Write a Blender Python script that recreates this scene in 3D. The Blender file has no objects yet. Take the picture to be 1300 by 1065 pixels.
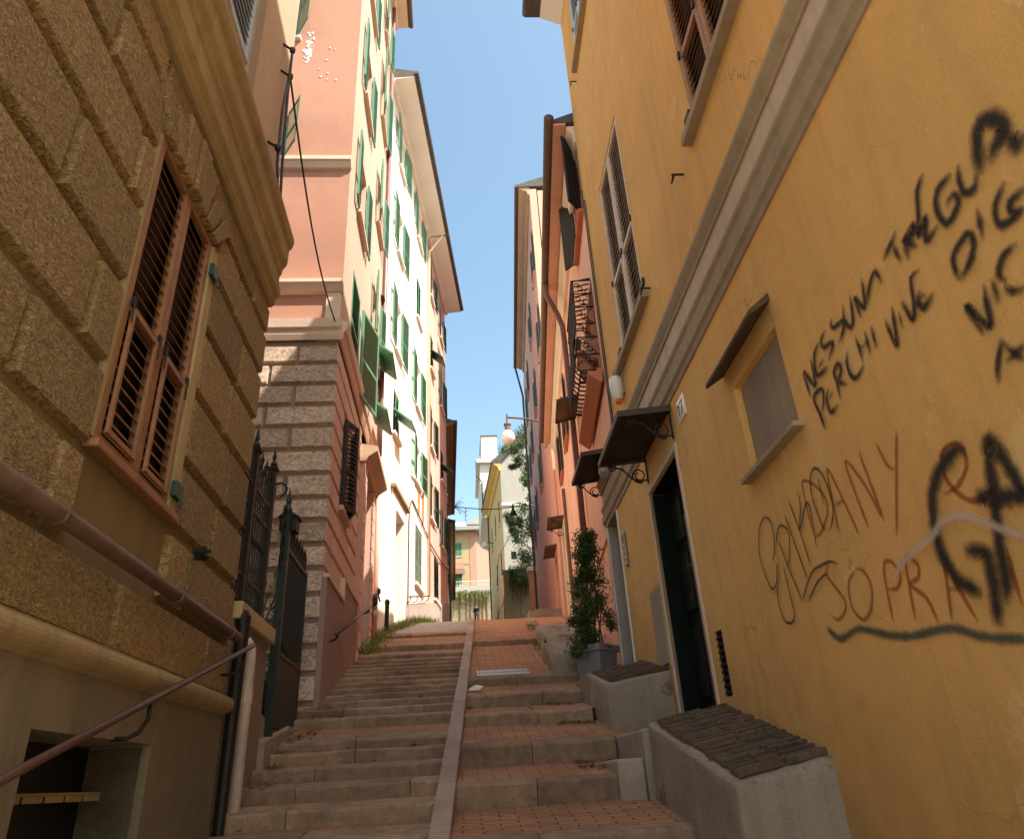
import bpy, bmesh, math, random
from mathutils import Vector, Matrix, noise as mnoise
random.seed(7)
sc = bpy.context.scene
COL = sc.collection
V = Vector
rad = math.radians

# ------------------------------------------------------------------ materials
MATS = {}
def nodes_of(name):
    m = bpy.data.materials.new(name); m.use_nodes = True
    nt = m.node_tree; nt.nodes.clear()
    out = nt.nodes.new('ShaderNodeOutputMaterial'); b = nt.nodes.new('ShaderNodeBsdfPrincipled')
    nt.links.new(b.outputs[0], out.inputs[0])
    return m, nt, b, out
def mix(nt, fac, a, b, mode='MIX'):
    n = nt.nodes.new('ShaderNodeMix'); n.data_type = 'RGBA'; n.blend_type = mode
    for sock, val in ((n.inputs[0], fac), (n.inputs[6], a), (n.inputs[7], b)):
        if isinstance(val, (int, float)): sock.default_value = val
        elif isinstance(val, tuple): sock.default_value = (*val, 1) if len(val) == 3 else val
        else: nt.links.new(val, sock)
    return n.outputs[2]
def noise(nt, vec, scale, detail=4, rough=.55, dist=0.0):
    n = nt.nodes.new('ShaderNodeTexNoise'); n.inputs['Scale'].default_value = scale
    n.inputs['Detail'].default_value = detail; n.inputs['Roughness'].default_value = rough
    n.inputs['Distortion'].default_value = dist
    nt.links.new(vec, n.inputs['Vector']); return n.outputs['Fac']
def ramp(nt, fac, p0, p1, c0=0.0, c1=1.0):
    n = nt.nodes.new('ShaderNodeMapRange'); n.clamp = True
    nt.links.new(fac, n.inputs[0]); n.inputs[1].default_value = p0; n.inputs[2].default_value = p1
    n.inputs[3].default_value = c0; n.inputs[4].default_value = c1
    return n.outputs[0]
def position(nt, scale=(1, 1, 1), rot=(0, 0, 0)):
    g = nt.nodes.new('ShaderNodeNewGeometry'); mp = nt.nodes.new('ShaderNodeMapping')
    mp.inputs['Scale'].default_value = scale; mp.inputs['Rotation'].default_value = rot
    nt.links.new(g.outputs['Position'], mp.inputs[0]); return mp.outputs[0]
def bump(nt, b, h, strength, dist=.02):
    n = nt.nodes.new('ShaderNodeBump'); n.inputs['Strength'].default_value = strength
    n.inputs['Distance'].default_value = dist; nt.links.new(h, n.inputs['Height'])
    nt.links.new(n.outputs[0], b.inputs['Normal'])
def sc3(c, k): return tuple(min(1, x*k) for x in c)
def math_(nt, op, a, b):
    n = nt.nodes.new('ShaderNodeMath'); n.operation = op
    for s, v in ((n.inputs[0], a), (n.inputs[1], b)):
        if isinstance(v, (int, float)): s.default_value = v
        else: nt.links.new(v, s)
    return n.outputs[0]

def plaster(name, c, var=.2, streak=.25, stain=None, bmp=.25, fine=90, rough=.9, patch=None, cracks=False, grime=False):
    """weathered lime plaster: cloudy tone, vertical rain streaks, stains, fine grain"""
    m, nt, b, out = nodes_of(name)
    p = position(nt); ps = position(nt, (2.2, 2.2, .16))
    big = noise(nt, p, .9, 5, .6); med = noise(nt, p, 5, 6, .65); fin = noise(nt, p, fine, 3, .6)
    col = mix(nt, ramp(nt, big, .3, .7), sc3(c, 1-var), sc3(c, 1+var*.5))
    col = mix(nt, ramp(nt, noise(nt, ps, 3.5, 6, .6), .48, .75, 0, streak), col, sc3(stain or c, .55))
    col = mix(nt, ramp(nt, med, .55, .78, 0, .30), col, sc3(stain or c, .62))
    if patch:
        col = mix(nt, ramp(nt, noise(nt, position(nt), 1.7, 7, .68), .60, .635), col, patch)
    col = mix(nt, ramp(nt, fin, .3, .7, 0, .28), col, sc3(c, .72))
    if grime:      # splash dirt climbing from the foot of the wall, following the slope of the lane
        sp = nt.nodes.new('ShaderNodeSeparateXYZ'); nt.links.new(position(nt), sp.inputs[0])
        hgt = math_(nt, 'SUBTRACT', sp.outputs[2], math_(nt, 'SUBTRACT', math_(nt, 'MULTIPLY', sp.outputs[1], .3), 1.9))
        hgt = math_(nt, 'ADD', hgt, math_(nt, 'MULTIPLY', math_(nt, 'SUBTRACT', noise(nt, position(nt), 2.2, 6, .7), .5), 1.6))
        col = mix(nt, ramp(nt, hgt, .1, 1.3, .55, 0), col, sc3(stain or c, .42))
    if cracks:
        vo = nt.nodes.new('ShaderNodeTexVoronoi'); vo.feature = 'DISTANCE_TO_EDGE'; vo.inputs['Scale'].default_value = .75
        dn = nt.nodes.new('ShaderNodeTexNoise'); dn.inputs['Scale'].default_value = 2.6; dn.inputs['Detail'].default_value = 6; nt.links.new(p, dn.inputs['Vector'])
        vs_ = nt.nodes.new('ShaderNodeVectorMath'); vs_.operation = 'SCALE'; vs_.inputs[3].default_value = .55; nt.links.new(dn.outputs['Color'], vs_.inputs[0])
        va = nt.nodes.new('ShaderNodeVectorMath'); va.operation = 'ADD'; nt.links.new(p, va.inputs[0]); nt.links.new(vs_.outputs[0], va.inputs[1]); nt.links.new(va.outputs[0], vo.inputs['Vector'])
        ck = math_(nt, 'MULTIPLY', ramp(nt, vo.outputs['Distance'], .0, .006, 1, 0), ramp(nt, noise(nt, position(nt), .8, 3, .5), .52, .62))
        col = mix(nt, math_(nt, 'MULTIPLY', ck, .55), col, sc3(c, .25))
    nt.links.new(col, b.inputs['Base Color']); b.inputs['Roughness'].default_value = rough
    h = math_(nt, 'ADD', fin, math_(nt, 'MULTIPLY', med, 2.0))
    bump(nt, b, h, bmp, .008)
    MATS[name] = m; return m
def island_tone(nt, col, lo, hi):
    """every separate stone a shade lighter or darker than its neighbours"""
    g = nt.nodes.new('ShaderNodeNewGeometry'); r = ramp(nt, g.outputs['Random Per Island'], 0, 1, lo, hi)
    cc = nt.nodes.new('ShaderNodeCombineColor')
    for i in range(3): nt.links.new(r, cc.inputs[i])
    return mix(nt, 1.0, col, cc.outputs[0], 'MULTIPLY')
def roughcast(name, c, scale=26, amp=1.0, dist=.035):
    """vermiculated roughcast: short wormy ridges with the shade of the hollows put into the colour"""
    m, nt, b, out = nodes_of(name)
    p = position(nt, (1, 1, 1.7))
    w = noise(nt, p, scale, 3, .62, 1.1); big = noise(nt, position(nt), 1.3, 5, .6); fin = noise(nt, p, 120, 2, .6)
    col = mix(nt, ramp(nt, w, .36, .64), sc3(c, .48), sc3(c, 1.2))  # dark hollows and light ridges paint in the weak relief shading
    col = mix(nt, ramp(nt, big, .35, .72, 0, .45), col, sc3(c, .62))
    col = island_tone(nt, col, .78, 1.16)
    nt.links.new(col, b.inputs['Base Color']); b.inputs['Roughness'].default_value = .95
    bump(nt, b, math_(nt, 'ADD', w, math_(nt, 'MULTIPLY', fin, .2)), amp, dist)
    MATS[name] = m; return m
def stone(name, c, var=.25, scale=7, bmp=.5, dark=.5):
    m, nt, b, out = nodes_of(name)
    p = position(nt); a = noise(nt, p, scale, 7, .65); f = noise(nt, p, 70, 4, .7); g = noise(nt, p, 1.6, 5, .6)
    col = mix(nt, ramp(nt, a, .3, .7), sc3(c, 1-var), sc3(c, 1+var))
    col = mix(nt, ramp(nt, g, .5, .72, 0, .6), col, sc3(c, dark))
    col = mix(nt, ramp(nt, f, .45, .75, 0, .5), col, sc3(c, .5))
    col = island_tone(nt, col, .80, 1.15)
    nt.links.new(col, b.inputs['Base Color']); b.inputs['Roughness'].default_value = .85
    bump(nt, b, math_(nt, 'ADD', a, math_(nt, 'MULTIPLY', f, .6)), bmp, .015)
    MATS[name] = m; return m
def brick(name, c, c2, mortar, w=.24, h=.062, rot=(0, 0, 0)):
    """worn brick pavers laid across the lane"""
    m, nt, b, out = nodes_of(name)
    p = position(nt, (1, 1, 1), rot)
    d = nt.nodes.new('ShaderNodeVectorMath'); d.operation = 'ADD'; nt.links.new(p, d.inputs[0])
    nz = nt.nodes.new('ShaderNodeTexNoise'); nz.inputs['Scale'].default_value = 3; nt.links.new(p, nz.inputs['Vector'])
    s = nt.nodes.new('ShaderNodeVectorMath'); s.operation = 'SCALE'; s.inputs[3].default_value = .03
    nt.links.new(nz.outputs['Color'], s.inputs[0]); nt.links.new(s.outputs[0], d.inputs[1])
    t = nt.nodes.new('ShaderNodeTexBrick'); nt.links.new(d.outputs[0], t.inputs['Vector'])
    t.inputs['Color1'].default_value = (*c, 1); t.inputs['Color2'].default_value = (*c2, 1); t.inputs['Mortar'].default_value = (*mortar, 1)
    t.inputs['Scale'].default_value = 1; t.inputs['Brick Width'].default_value = w; t.inputs['Row Height'].default_value = h
    t.inputs['Mortar Size'].default_value = .008; t.inputs['Mortar Smooth'].default_value = .4
    big = noise(nt, position(nt), 1.5, 6, .65); f = noise(nt, position(nt), 45, 4, .7)
    col = mix(nt, ramp(nt, big, .42, .7, 0, .55), t.outputs['Color'], sc3(mortar, 1.1))
    col = mix(nt, ramp(nt, f, .45, .8, 0, .5), col, sc3(c, .45))
    nt.links.new(col, b.inputs['Base Color']); b.inputs['Roughness'].default_value = .88
    bump(nt, b, math_(nt, 'ADD', math_(nt, 'MULTIPLY', t.outputs['Fac'], -1.0), math_(nt, 'MULTIPLY', f, .7)), .6, .012)
    MATS[name] = m; return m
def paint(name, c, rough=.55, var=.18, metal=0.0, scale=9, spec=.4):
    m, nt, b, out = nodes_of(name)
    a = noise(nt, position(nt), scale, 6, .65); f = noise(nt, position(nt, (1, 1, .2)), 60, 3, .6)
    col = mix(nt, ramp(nt, a, .35, .7), sc3(c, 1-var), sc3(c, 1+var*.6))
    col = mix(nt, ramp(nt, f, .5, .8, 0, .35), col, sc3(c, .55))
    nt.links.new(col, b.inputs['Base Color']); b.inputs['Roughness'].default_value = rough
    b.inputs['Metallic'].default_value = metal; b.inputs['Specular IOR Level'].default_value = spec
    bump(nt, b, f, .15, .004)
    MATS[name] = m; return m
def leafmat(name, c):
    m, nt, b, out = nodes_of(name)
    g = nt.nodes.new('ShaderNodeNewGeometry')
    hv = nt.nodes.new('ShaderNodeMapRange'); nt.links.new(g.outputs['Random Per Island'], hv.inputs[0])
    col = mix(nt, hv.outputs[0], sc3(c, .45), sc3(c, 1.7))
    nt.links.new(col, b.inputs['Base Color']); b.inputs['Roughness'].default_value = .45
    b.inputs['Transmission Weight'].default_value = 0
    tr = nt.nodes.new('ShaderNodeBsdfTranslucent'); nt.links.new(mix(nt, .5, col, (.25, .32, .05)), tr.inputs[0])
    ms = nt.nodes.new('ShaderNodeMixShader'); ms.inputs[0].default_value = .3
    nt.links.new(b.outputs[0], ms.inputs[1]); nt.links.new(tr.outputs[0], ms.inputs[2]); nt.links.new(ms.outputs[0], out.inputs[0])
    MATS[name] = m; return m
def spray(name, c, density=1.0):
    """spray paint: solid down the middle of a stroke, speckled away at its edges"""
    m, nt, b, out = nodes_of(name)
    at = nt.nodes.new('ShaderNodeAttribute'); at.attribute_name = 'core'
    f = noise(nt, position(nt), 160, 2, .7); g = noise(nt, position(nt), 14, 4, .6)
    a = math_(nt, 'ADD', math_(nt, 'MULTIPLY', at.outputs['Fac'], 1.5), math_(nt, 'SUBTRACT', math_(nt, 'MULTIPLY', f, .7), .62))
    a = math_(nt, 'SUBTRACT', a, ramp(nt, g, .5, .8, 0, .28))
    a = ramp(nt, a, 0, .95, 0, density)
    b.inputs['Base Color'].default_value = (*c, 1); b.inputs['Roughness'].default_value = .8
    nt.links.new(a, b.inputs['Alpha']); MATS[name] = m; return m
def glassy(name, c, rough=.12):
    m, nt, b, out = nodes_of(name)
    a = noise(nt, position(nt), 3, 4, .6)
    nt.links.new(mix(nt, a, sc3(c, .6), sc3(c, 1.4)), b.inputs['Base Color'])
    b.inputs['Roughness'].default_value = rough; MATS[name] = m; return m

roughcast('ochre_roughcast', (.52, .34, .145), 34, 1.0, .04)
roughcast('grey_roughcast', (.64, .46, .34), 16, .5, .02)
plaster('ochre_smooth', (.50, .375, .185), .2, .3)
plaster('ochre_joint', (.27, .19, .09), .25, .3)
plaster('ochre_plinth', (.27, .215, .125), .35, .6, stain=(.2, .18, .13), bmp=.6, cracks=True, grime=True)
plaster('peach_wall', (.62, .43, .29), .12, .2)
plaster('shaded_band', (.40, .32, .22), .12, .2)  # shade on the upper window's frame band, put into its colour
plaster('salmon_front', (.45, .215, .14), .12, .14, patch=None)
plaster('peach_facade', (.58, .40, .29), .08, .14, stain=(.8, .45, .3))
plaster('white_facade', (.90, .80, .68), .06, .12, stain=(.75, .6, .45))
plaster('pink_facade', (.74, .45, .36), .14, .25)
plaster('pink_rustic', (.68, .44, .35), .18, .25, bmp=.5, fine=45)
plaster('mauve_base', (.34, .215, .175), .2, .35, stain=(.4, .25, .2))
plaster('cream_trim', (.72, .53, .40), .12, .25)
plaster('stone_joint', (.33, .25, .19), .2, .3)
plaster('ochre_yellow', (.77, .425, .125), .13, .27, stain=(.60, .36, .14), bmp=.45, fine=70, patch=(.77, .47, .18), cracks=True, grime=True)
plaster('yellow_band', (.60, .45, .33), .12, .3, stain=(.3, .24, .18))
plaster('band_moulding', (.38, .285, .18), .15, .4, stain=(.22, .17, .11))
plaster('red_facade', (.90, .50, .35), .12, .32, stain=(.62, .2, .1))
plaster('salmon_facade', (.78, .415, .295), .10, .2)
plaster('cream_soffit', (.80, .62, .42), .08, .15)
plaster('white_soffit', (.86, .80, .72), .05, .1)
plaster('yellow_soffit', (.80, .50, .14), .1, .15)
plaster('wood_soffit', (.30, .20, .10), .25, .4)
plaster('tan_facade', (.82, .52, .20), .12, .3)
plaster('pink_far', (.46, .25, .18), .1, .2)
plaster('cornice_tan', (.50, .34, .225), .15, .3)
plaster('ochre_far', (.42, .31, .165), .12, .3)
plaster('pale_gable', (.40, .37, .32), .1, .2)
plaster('old_wall', (.30, .23, .12), .35, .8, stain=(.2, .16, .09), cracks=True, patch=(.36, .30, .19))
plaster('orange_pillar', (.6, .27, .10), .12, .2)
plaster('terracotta_trim', (.62, .22, .10), .15, .3)
plaster('niche_board', (.34, .255, .185), .18, .6, stain=(.3, .22, .16))
plaster('white_trim', (.84, .76, .68), .08, .15)
plaster('grey_plinth', (.44, .36, .32), .15, .3)
plaster('reveal_grey', (.40, .35, .30), .12, .3)
plaster('concrete', (.35, .27, .195), .3, .5, stain=(.2, .17, .13), bmp=1.0, fine=42, patch=(.16, .115, .065), cracks=True)
stone('step_stone', (.33, .212, .13), .34, 9, .9, .36)
stone('slab_stone', (.37, .285, .21), .2, 5, .4)
stone('kerb_stone', (.40, .295, .225), .16, 6, .4)
stone('bounce_stone', (.52, .44, .34), .12, 3, .3)
stone('dark_cap', (.12, .075, .042), .45, 12, 1.0)
stone('roof_slate', (.10, .085, .075), .3, 6, .5)
stone('cobble', (.36, .30, .25), .25, 12, .6)
stone('soil', (.10, .075, .045), .4, 9, .9)
brick('brick_paver', (.55, .25, .112), (.40, .17, .075), (.11, .07, .042), .25, .072)
brick('brick_upper', (.58, .27, .12), (.44, .19, .085), (.20, .115, .06), .25, .075)
brick('cap_paver', (.22, .13, .07), (.17, .10, .055), (.09, .06, .035), .26, .05)
paint('orange_wood', (.33, .155, .072), .5)
paint('pale_wood', (.62, .47, .36), .55)
paint('blue_white', (.55, .62, .70), .5)
paint('green_paint', (.095, .255, .155), .5)
paint('dark_green', (.035, .075, .055), .5)
paint('gate_paint', (.022, .03, .024), .5, .3, .2)
plaster('peel_paint', (.62, .60, .55), .1, .1)
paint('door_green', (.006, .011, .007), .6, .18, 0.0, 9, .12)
paint('iron', (.022, .018, .014), .55, .3, .3)
paint('rusty_iron', (.13, .055, .03), .65, .3)
paint('brown_metal', (.16, .085, .055), .5, .2)
paint('copper_pipe', (.17, .10, .07), .5, .25)
paint('plum_pipe', (.20, .09, .085), .45)
paint('pale_pipe', (.60, .47, .38), .5)
paint('rail_paint', (.10, .045, .032), .45, .25)
paint('slat_wood', (.26, .11, .045), .6)
paint('canopy_sheet', (.032, .023, .014), .7, .3)
plaster('cornice_ochre', (.40, .285, .13), .22, .5, stain=(.26, .19, .09), bmp=.5)
plaster('brown_render', (.25, .18, .13), .25, .4, stain=(.3, .25, .2))
paint('canopy_edge', (.075, .05, .032), .6, .25)
paint('white_plastic', (.80, .74, .66), .4, .05)
paint('amber', (.75, .20, .03), .35, .1)
paint('planter_grey', (.26, .24, .24), .7, .2)
paint('terracotta', (.40, .16, .09), .8, .2)
paint('black_cloth', (.012, .012, .014), .9, .18, 0.0, 9, .1)
paint('grey_cloth', (.03, .03, .04), .8)
paint('skin', (.45, .26, .19), .55, .08)
paint('hair', (.03, .02, .015), .6)
paint('bark', (.11, .075, .045), .9, .4)
paint('tile_sign', (.85, .78, .68), .25, .05)
paint('digit', (.02, .02, .04), .4)
paint('paper', (.80, .76, .70), .8, .08)
paint('wire', (.03, .027, .025), .6)
paint('grey_plate', (.40, .37, .34), .35, .1, .6)
glassy('dark_inside', (.006, .005, .005), .35)
glassy('pane', (.045, .05, .055), .08)
glassy('curtain', (.66, .62, .57), .5)
glassy('lamp_globe', (.86, .70, .64), .25)
leafmat('leaf_dark', (.055, .095, .022))
leafmat('leaf_bright', (.085, .13, .025))
leafmat('grass_leaf', (.13, .17, .035))
leafmat('dry_leaf', (.22, .095, .04))
spray('spray_black', (.012, .009, .007), .93)
spray('spray_thin', (.02, .015, .012), .9)
spray('spray_red', (.40, .085, .022), .72)
spray('spray_pale', (.62, .47, .36), .65)
spray('spray_teal', (.055, .075, .062), .8)

# ------------------------------------------------------------------ geometry helpers
class MB:
    def __init__(s): s.v = []; s.f = []; s.core = None
    def add(s, vs, fs):
        o = len(s.v); s.v += [V(p) for p in vs]; s.f += [tuple(i+o for i in f) for f in fs]; return s
    def lbox(s, o, u, v, w, a, b, c):
        vs = [o+u*x+v*y+w*z for x in a for y in b for z in c]
        return s.add(vs, [(0, 1, 3, 2), (4, 6, 7, 5), (0, 4, 5, 1), (2, 3, 7, 6), (0, 2, 6, 4), (1, 5, 7, 3)])
    def frustum(s, o, u, v, w, a, b, c0, c1, inset):
        """box whose top (at c1 along w) is drawn in by inset"""
        vs = [o+u*x+v*y+w*c0 for x, y in ((a[0], b[0]), (a[1], b[0]), (a[1], b[1]), (a[0], b[1]))]
        vs += [o+u*x+v*y+w*c1 for x, y in ((a[0]+inset, b[0]+inset), (a[1]-inset, b[0]+inset), (a[1]-inset, b[1]-inset), (a[0]+inset, b[1]-inset))]
        return s.add(vs, [(0, 3, 2, 1), (4, 5, 6, 7), (0, 1, 5, 4), (1, 2, 6, 5), (2, 3, 7, 6), (3, 0, 4, 7)])
    def quad(s, *p): return s.add(p, [tuple(range(len(p)))])
    def prism(s, pts, ext):
        n = len(pts); a = [V(p) for p in pts]; b = [p+ext for p in a]
        return s.add(a+b, [tuple(range(n))[::-1], tuple(range(n, 2*n))]+[(i, (i+1) % n, n+(i+1) % n, n+i) for i in range(n)])
    def tube(s, pts, r, seg=8, cap=True):
        pts = [V(p) for p in pts]; n = len(pts); o = len(s.v); up = None
        rr = r if isinstance(r, (list, tuple)) else [r]*n
        for i, p in enumerate(pts):
            t = (pts[min(i+1, n-1)]-pts[max(i-1, 0)]).normalized()
            if up is None:
                up = V((0, 0, 1)) if abs(t.z) < .9 else V((1, 0, 0))
            x = t.cross(up)
            if x.length < 1e-4: x = t.cross(V((0, 1, 0)))
            x.normalize(); y = x.cross(t).normalized(); up = y
            for k in range(seg):
                a = 2*math.pi*k/seg; s.v.append(p+(x*math.cos(a)+y*math.sin(a))*rr[i])
        for i in range(n-1):
            for k in range(seg):
                k2 = (k+1) % seg; s.f.append((o+i*seg+k, o+i*seg+k2, o+(i+1)*seg+k2, o+(i+1)*seg+k))
        if cap:
            s.f.append(tuple(o+k for k in range(seg))[::-1]); s.f.append(tuple(o+(n-1)*seg+k for k in range(seg)))
        return s
    def lathe(s, o, prof, seg=14, axis=V((0, 0, 1))):
        x = axis.orthogonal().normalized(); y = axis.cross(x); b = len(s.v)
        for r, z in prof:
            for k in range(seg):
                a = 2*math.pi*k/seg; s.v.append(o+axis*z+(x*math.cos(a)+y*math.sin(a))*r)
        for i in range(len(prof)-1):
            for k in range(seg):
                k2 = (k+1) % seg; s.f.append((b+i*seg+k, b+i*seg+k2, b+(i+1)*seg+k2, b+(i+1)*seg+k))
        s.f.append(tuple(b+k for k in range(seg))[::-1]); s.f.append(tuple(b+(len(prof)-1)*seg+k for k in range(seg)))
        return s
    def leaf(s, p, size, n=None):
        d = V((random.gauss(0, 1), random.gauss(0, 1), random.gauss(0, 1))).normalized()
        e = d.orthogonal().normalized(); w = size*random.uniform(.28, .42); l = size*random.uniform(.7, 1.2)
        return s.add([p-d*l*.5, p+e*w*.5, p+d*l*.5, p-e*w*.5], [(0, 1, 2, 3)])
    def build(s, name, mat, parent=None, bevel=0, smooth=False, label=None, closed=True):
        root = WORLD_LOC.get(parent.name, V((0, 0, 0))) if parent else None
        if parent is None:
            n = len(s.v); base = V((sum(v.x for v in s.v)/n, sum(v.y for v in s.v)/n, min(v.z for v in s.v)))
        else: base = root
        me = bpy.data.meshes.new(name)
        me.from_pydata([tuple(v-base) for v in s.v], [], s.f)
        if closed:
            bm = bmesh.new(); bm.from_mesh(me); bmesh.ops.recalc_face_normals(bm, faces=bm.faces); bm.to_mesh(me); bm.free()
        for m in (mat if isinstance(mat, (list, tuple)) else [mat]): me.materials.append(MATS[m])
        if s.core is not None:
            at = me.attributes.new('core', 'FLOAT', 'POINT'); at.data.foreach_set('value', s.core)
        if smooth: me.polygons.foreach_set('use_smooth', [True]*len(me.polygons))
        o = bpy.data.objects.new(name, me); COL.objects.link(o)
        if parent:
            o.parent = parent; WORLD_LOC[o.name] = base
        else:
            o.location = base; WORLD_LOC[o.name] = base
        if bevel:
            md = o.modifiers.new('bevel', 'BEVEL'); md.width = bevel; md.segments = 2; md.limit_method = 'ANGLE'; md.angle_limit = rad(40)
        if label: o['label'] = label
        return o
WORLD_LOC = {}
def thing(name, label, cat, loc, group=None):
    o = bpy.data.objects.new(name, None); COL.objects.link(o); o.location = loc; o.empty_display_size = .2
    WORLD_LOC[o.name] = V(loc); o['label'] = label; o['category'] = cat
    if group: o['group'] = group
    return o
def each(name, mat, parent, mbs, **kw):
    return [m.build(name, mat, parent, **kw) for m in mbs]
def tag(o, label, cat, group=None):
    o['label'] = label; o['category'] = cat
    if group: o['group'] = group
    return o
def struct(o): o['kind'] = 'structure'; return o
def stuff(o, label, cat): o['kind'] = 'stuff'; o['label'] = label; o['category'] = cat; return o
Z = V((0, 0, 1))
class Face:
    """a facade: s runs up the lane along it, n stands out of it into the lane, z is height"""
    def __init__(s, x, y, az, side):
        a = rad(az); s.o = V((x, y, 0)); s.d = V((math.sin(a), math.cos(a), 0)); s.n = V((math.cos(a), -math.sin(a), 0))*side
    def P(s, a, n, z): return s.o+s.d*a+s.n*n+Z*z
    def box(s, mb, a, n, z): return mb.lbox(s.o, s.d, s.n, Z, a, n, z)
    def prof(s, mb, a0, a1, pts): return mb.prism([s.P(a0, n, z) for n, z in pts], s.d*(a1-a0))
    def poly(s, mb, pts, n0, n1): return mb.prism([s.P(a, n0, z) for a, z in pts], s.n*(n1-n0))
    def skin(s, mb, a, z, holes, n=0.0, depth=.25, caps=(1, 1)):
        """wall face with real openings and their reveals"""
        xs = sorted({a[0], a[1], *[min(max(h[i], a[0]), a[1]) for h in holes for i in (0, 1)]})
        zs = sorted({z[0], z[1], *[min(max(h[i], z[0]), z[1]) for h in holes for i in (2, 3)]})
        for i in range(len(xs)-1):
            for j in range(len(zs)-1):
                cx, cz = (xs[i]+xs[i+1])/2, (zs[j]+zs[j+1])/2
                if any(h[0] < cx < h[1] and h[2] < cz < h[3] for h in holes): continue
                mb.quad(s.P(xs[i], n, zs[j]), s.P(xs[i+1], n, zs[j]), s.P(xs[i+1], n, zs[j+1]), s.P(xs[i], n, zs[j+1]))
        for h in holes:
            x0, x1, z0, z1 = max(h[0], a[0]), min(h[1], a[1]), max(h[2], z[0]), min(h[3], z[1])
            for p, q in (((x0, z0), (x1, z0)), ((x1, z0), (x1, z1)), ((x1, z1), (x0, z1)), ((x0, z1), (x0, z0))):
                mb.quad(s.P(p[0], n, p[1]), s.P(q[0], n, q[1]), s.P(q[0], n-depth, q[1]), s.P(p[0], n-depth, p[1]))
        for x, c in zip(a, caps):
            if c: mb.quad(s.P(x, n, z[0]), s.P(x, n, z[1]), s.P(x, n-depth, z[1]), s.P(x, n-depth, z[0]))
        mb.quad(s.P(a[0], n, z[1]), s.P(a[1], n, z[1]), s.P(a[1], n-depth, z[1]), s.P(a[0], n-depth, z[1]))
        return mb
def louvre(mb, o, u, w, W, H, th=.035, stile=.06, rails=(0.0, .42, 1.0), pitch=.06, slat=True, tilt=1, fine=False):
    """a louvred leaf: stiles, rails and tilted slats; o = lower hinge corner, u across, w out of its face"""
    mb.lbox(o, u, Z, w, (0, stile), (0, H), (0, th)); mb.lbox(o, u, Z, w, (W-stile, W), (0, H), (0, th))
    hs = [r*(H-stile) for r in rails]
    for h in hs: mb.lbox(o, u, Z, w, (stile, W-stile), (h, h+stile), (.002, th-.002))
    if not slat: return mb
    mb2 = mb.slats if hasattr(mb, 'slats') else mb
    for h0, h1 in zip(hs[:-1], hs[1:]):
        lo, hi = h0+stile, h1; n = max(2, int((hi-lo)/pitch)); st = (hi-lo)/n
        for k in range(n):
            z = lo+(k+.5)*st
            v1 = (Z*-.84*tilt+w*.54).normalized(); v2 = v1.cross(u).normalized()
            c = o+u*0+Z*z+w*th*.5
            mb2.lbox(c, u, v1, v2, (stile, W-stile), (-min(.017, st*.34), min(.017, st*.34)) if fine else (-st*.56, st*.56), (-.0025, .0025))
    return mb
def lane(y):
    """height of the lane's nosing line"""
    if y < 1.5: return -1.5
    if y < 15.6: return -1.95+.3*y
    if y < 19: return 2.73+.24*(y-15.6)
    return 3.546+.1832*(y-19)

# ------------------------------------------------------------------ camera, sky, sun
cam = bpy.data.cameras.new('camera'); co = bpy.data.objects.new('camera', cam); COL.objects.link(co); sc.camera = co
cam.sensor_fit = 'HORIZONTAL'; cam.sensor_width = 36; cam.lens = 937/1300*36; cam.shift_y = -45/1300
cam.clip_start = .05; cam.clip_end = 3000
co.matrix_world = Matrix(((.99701571, .01991376, -.07458629, 0), (-.05624412, -.47442497, -.87849733, 0), (-.05287978, .88007068, -.47188911, 0), (0, 0, 0, 1)))
SUN = V((1, -.8, 1.8)).normalized()
w = bpy.data.worlds.new('World'); sc.world = w; w.use_nodes = True
nt = w.node_tree; bg = nt.nodes['Background']; sky = nt.nodes.new('ShaderNodeTexSky'); sky.sky_type = 'NISHITA'
sky.sun_disc = False; sky.sun_elevation = math.asin(SUN.z); sky.sun_rotation = math.atan2(SUN.x, SUN.y)
sky.air_density = 1.0; sky.dust_density = 2.2; sky.ozone_density = .8; sky.altitude = 50
nt.links.new(mix(nt, 1.0, sky.outputs[0], (1.12, 1.20, 1.04), 'MULTIPLY'), bg.inputs[0]); bg.inputs[1].default_value = .15
sl = bpy.data.lights.new('sun', 'SUN'); sl.energy = 5; sl.angle = rad(.5); sl.color = (1, .93, .82)
so = bpy.data.objects.new('sun', sl); COL.objects.link(so); so.rotation_euler = (-SUN).to_track_quat('-Z', 'Y').to_euler(); so.location = (20, -10, 40)
sc.view_settings.view_transform = 'Standard'; sc.view_settings.look = 'None'; sc.view_settings.exposure = 0
sc.render.engine = 'CYCLES'; sc.cycles.use_denoising = True
sc.cycles.max_bounces = 12; sc.cycles.diffuse_bounces = 8; sc.cycles.transparent_max_bounces = 16
sc.cycles.sample_clamp_indirect = 6; sc.cycles.film_exposure = 2.1
# ------------------------------------------------------------------ facades
L = Face(-1.6003, 0, -1.07, 1)          # near house on the left
R = Face(1.9003, 0, 1.07, -1)           # ochre house on the right
PS = Face(-1.72, 9.4, -.5, 1)           # pink house, lane side
PF = Face(-1.72, 9.4, -90, 1)           # pink house, gable turned to the lane's foot (s runs left)
PF.n = V((0, -1, 0))
WH = Face(-1.775, 15.6, 6.0, 1)         # white house and its pink neighbour
RA = Face(2.07, 8.85, 4.7, -1)          # red house
RB = Face(2.97, 19.85, 3.2, -1)         # tall salmon house

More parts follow.
